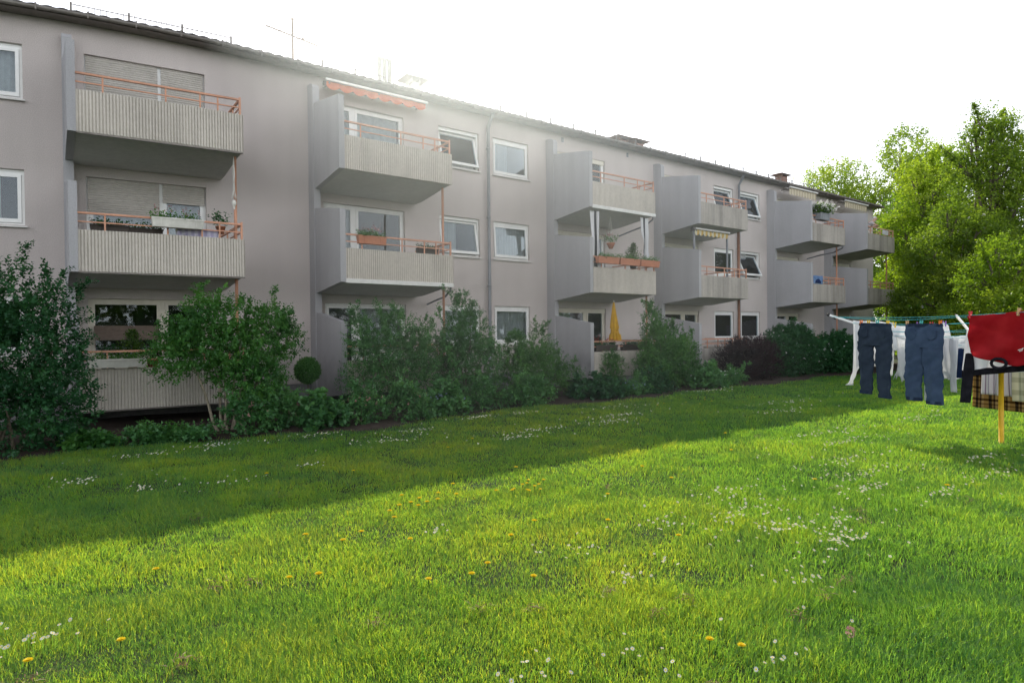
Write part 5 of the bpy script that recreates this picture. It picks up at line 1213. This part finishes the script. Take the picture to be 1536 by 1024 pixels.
for cx, cy, sx, sy, n in DAISY:
    for k in range(int(n*1.3)):
        x, y = cx+Rd.normal()*sx*(.45 if k % 3 else 1.3), cy+Rd.normal()*sy*(.5 if k % 3 else 1.5)
        if y > bed_edge(x)-.1: continue
        dpt = x*sin(YAW)+y*cos(YAW)
        r = (0.0095+.0045*Rd.random())*(1+0.035*max(0, dpt-4)); z = float(ground_z(x, y))+0.068+.035*Rd.random(); tl = Rd.normal(size=2)*.25+np.array([sin(YAW), cos(YAW)])*.35; np_ = 10
        ring = []
        for i in range(np_*2):
            a = pi*i/np_; rr = r if i % 2 == 0 else r*.62
            ring.append((x+rr*cos(a), y+rr*sin(a), z+rr*(cos(a)*tl[0]+sin(a)*tl[1])+.002))
        V += [(x, y, z)]+ring; F += [(base, base+1+i, base+1+(i+1) % (2*np_)) for i in range(2*np_)]; base += 1+2*np_; T += [Rd.random()]*(2*np_)
        CV += [(x+r*.36*cos(a), y+r*.36*sin(a), z+.002+(r*.36)*(cos(a)*tl[0]+sin(a)*tl[1])) for a in np.arange(6)*pi/3]+[(x, y, z+.005)]
        CF += [(cb+i, cb+(i+1) % 6, cb+6) for i in range(6)]; cb += 7
        g = z-.09; SV += [(x-.0012, y, g), (x+.0012, y, g), (x+.0012, y, z), (x-.0012, y, z)]; SF.append((sb, sb+1, sb+2, sb+3)); sb += 4
dz_ = np_mesh('daisies', np.array(V), np.array(F), M['pet_w'], None, T); tag(dz_, 'white daisies scattered in clusters over the lawn', 'daisies', kind='stuff')
np_mesh('flower_centres', np.array(CV), np.array(CF), M['pet_y'], dz_, np.full(len(CF), .4))['kind'] = 'stuff'
np_mesh('stalks', np.array(SV), np.array(SF), M['grass'], dz_, np.full(len(SF), .3))['kind'] = 'stuff'
# dandelions: one by one
def dandelion(x, y, r, label, group, cp=None):
    z = float(ground_z(x, y)); hgt = .085
    if cp is not None:
        o = cp.copy(); COL.objects.link(o); o.location = (x, y, z); s = r/.02; o.scale = (s, s, .8+.4*random.random()); o.rotation_euler = (0, 0, random.random()*6.28)
        if label: o['label'] = label
        if group: o['group'] = group
        for c in cp.children: d = c.copy(); COL.objects.link(d); d.parent = o
        return o
    t = thing('dandelion', (x, y, z), label, 'dandelion', group)
    V = []; F = []; T = []
    R = np.random.default_rng(3)
    for ly in range(4):
        n = 26-5*ly; rr = r*(1-.22*ly); el = .18+.32*ly
        for i in range(n):
            a = 6.283*i/n+ly*.1+R.normal()*.05; w_ = r*.13; q = rr*(.9+.2*R.random())
            ca, sa = cos(a), sin(a); b = len(V)
            V += [(0, 0, hgt), (q*.7*ca-w_*sa, q*.7*sa+w_*ca, hgt+q*.7*el), (q*ca, q*sa, hgt+q*el-.001), (q*.7*ca+w_*sa, q*.7*sa-w_*ca, hgt+q*.7*el)]; F.append((b, b+1, b+2, b+3)); T.append(R.random())
    np_mesh('blossom', np.array(V)+np.array([x, y, z]), np.array(F), M['pet_y'], t, T)
    mb = MB(); mb.path([(x, y, z-.01), (x+.003, y, z+.05), (x, y, z+hgt)], .0025, 6); mb.build('stalk', M['lf_mid'], t)
    return t
d0 = dandelion(1.30, 4.33, .024, 'large yellow dandelion left of its twin in the sunlit lawn near the shadow edge', 'dandelions in the lawn')
for x, y, r, lb in ((1.47, 4.24, .024, 'large yellow dandelion right of its twin in the sunlit lawn'), (2.90, 1.93, .0205, 'largest yellow dandelion at the bottom edge of the lawn'), (2.78, 2.04, .02, 'yellow dandelion left of the largest one at the bottom edge'), (7.6, 2.6, .026, 'single yellow dandelion near the right edge between the daisies')):
    dandelion(x, y, r, lb, None, d0)
sp = [(2.6,5.5),(2.75,5.6),(2.9,5.65),(2.85,5.4),(3.0,5.5),(3.15,5.55),(3.05,5.75),(3.3,5.8),(3.4,5.6),(2.5,5.2),(2.95,5.95),(3.6,6.0),(4.7,6.3),(3.9,5.3),(4.0,5.4),(4.1,5.3),(4.15,5.45),(4.25,5.5),(4.3,5.35),(4.05,5.2),(4.2,5.2),(4.35,5.6),(3.8,5.45),(4.45,5.45),(3.4,4.3),(3.0,4.1),(2.3,4.5),(1.9,4.9),(1.7,5.2),(2.1,5.0),(4.1,3.3),(3.9,3.9),(4.6,4.6),(5.6,4.6),(5.9,5.3),(7.6,5.2),(8.9,6.2),(4.9,8.3),(5.6,8.7),(3.1,7.6),(2.2,8.2),(.6,5.1),(-.1,4.05),(.3,4.0),(-.2,3.7),(2.3,3.6),(2.5,3.7),(2.05,3.75),(2.6,3.3),(4.2,5.3),(6.8,3.6),(13.5,9.8),(13.0,10.2),(12.4,10.4),(13.9,10.3),(12.9,9.7),(14.3,10.6),(11.8,10.1)]
for x, y in sp:
    dp_ = x*sin(YAW)+y*cos(YAW)
    dandelion(x, y, (.0165 if 3.7 < x < 4.5 and 5.1 < y < 5.7 else .020)*(1+.025*dp_), 'small yellow dandelion or buttercup scattered in the lawn', 'small yellow flowers in the lawn', d0)
# clover heads
cv = thing('clover_flower', (3.42, 1.62, float(ground_z(3.42, 1.62))), 'pale pink clover head in the long grass at the bottom right', 'clover')
Rc = np.random.default_rng(4); P, D = crown_points(Rc, [(3.42, 1.62, .25, .02, .02, .024)], 40, .8, .3); A = twigs_leaves(Rc, P, D, np.full(40, .004), 3, .012, .35)
leaf_cloud('blossom', *A, Rc.random(len(A[0])), M['pet_pink'], cv); mb = MB(); mb.path([(3.42, 1.62, .1), (3.42, 1.62, .24)], .002, 5); mb.build('stalk', M['lf_mid'], cv)
# withered grass clippings
P = []
for cx, cy, s in ((3.5,1.95,.07),(4.25,2.05,.10),(3.9,2.0,.07),(-.1,3.85,.09),(.55,3.6,.06),(.35,3.3,.05),(.9,4.6,.10),(1.1,4.5,.06),(6.7,3.3,.12),(9.2,5.8,.15),(6.0,2.75,.12),(7.2,2.3,.12),(5.7,2.6,.12),(2.9,2.9,.06),(2.1,3.2,.06),(3.2,2.5,.06),(2.35,3.0,.05),(1.5,3.4,.06),(2.0,6.9,.1),(1.1,6.6,.1),(3.6,7.4,.12),(5.2,9.0,.14),(7,7.2,.12),(4.9,4.9,.07),(2.5,1.8,.04),(2.9,2.5,.05)):
    m = 34; P.append(np.stack([cx+Rc.normal(size=m)*s*.6, cy+Rc.normal(size=m)*s*.35, np.full(m, 0)], 1))
P = np.concatenate(P); P[:, 2] = ground_z(P[:, 0], P[:, 1])+.03+.045*Rc.random(len(P))
n = len(P); ax = np.stack([Rc.normal(size=n), Rc.normal(size=n), Rc.normal(size=n)*.35], 1)
dg = leaf_cloud('dry_grass', P, ax, np.tile([0, 0, 1.], (n, 1))+Rc.normal(size=(n, 3))*.4, .03+.05*Rc.random(n), np.full(n, .0028), Rc.random(n), M['dry'], None)
tag(dg, 'withered brown tufts of cut grass lying in the lawn', 'dry grass', kind='stuff')
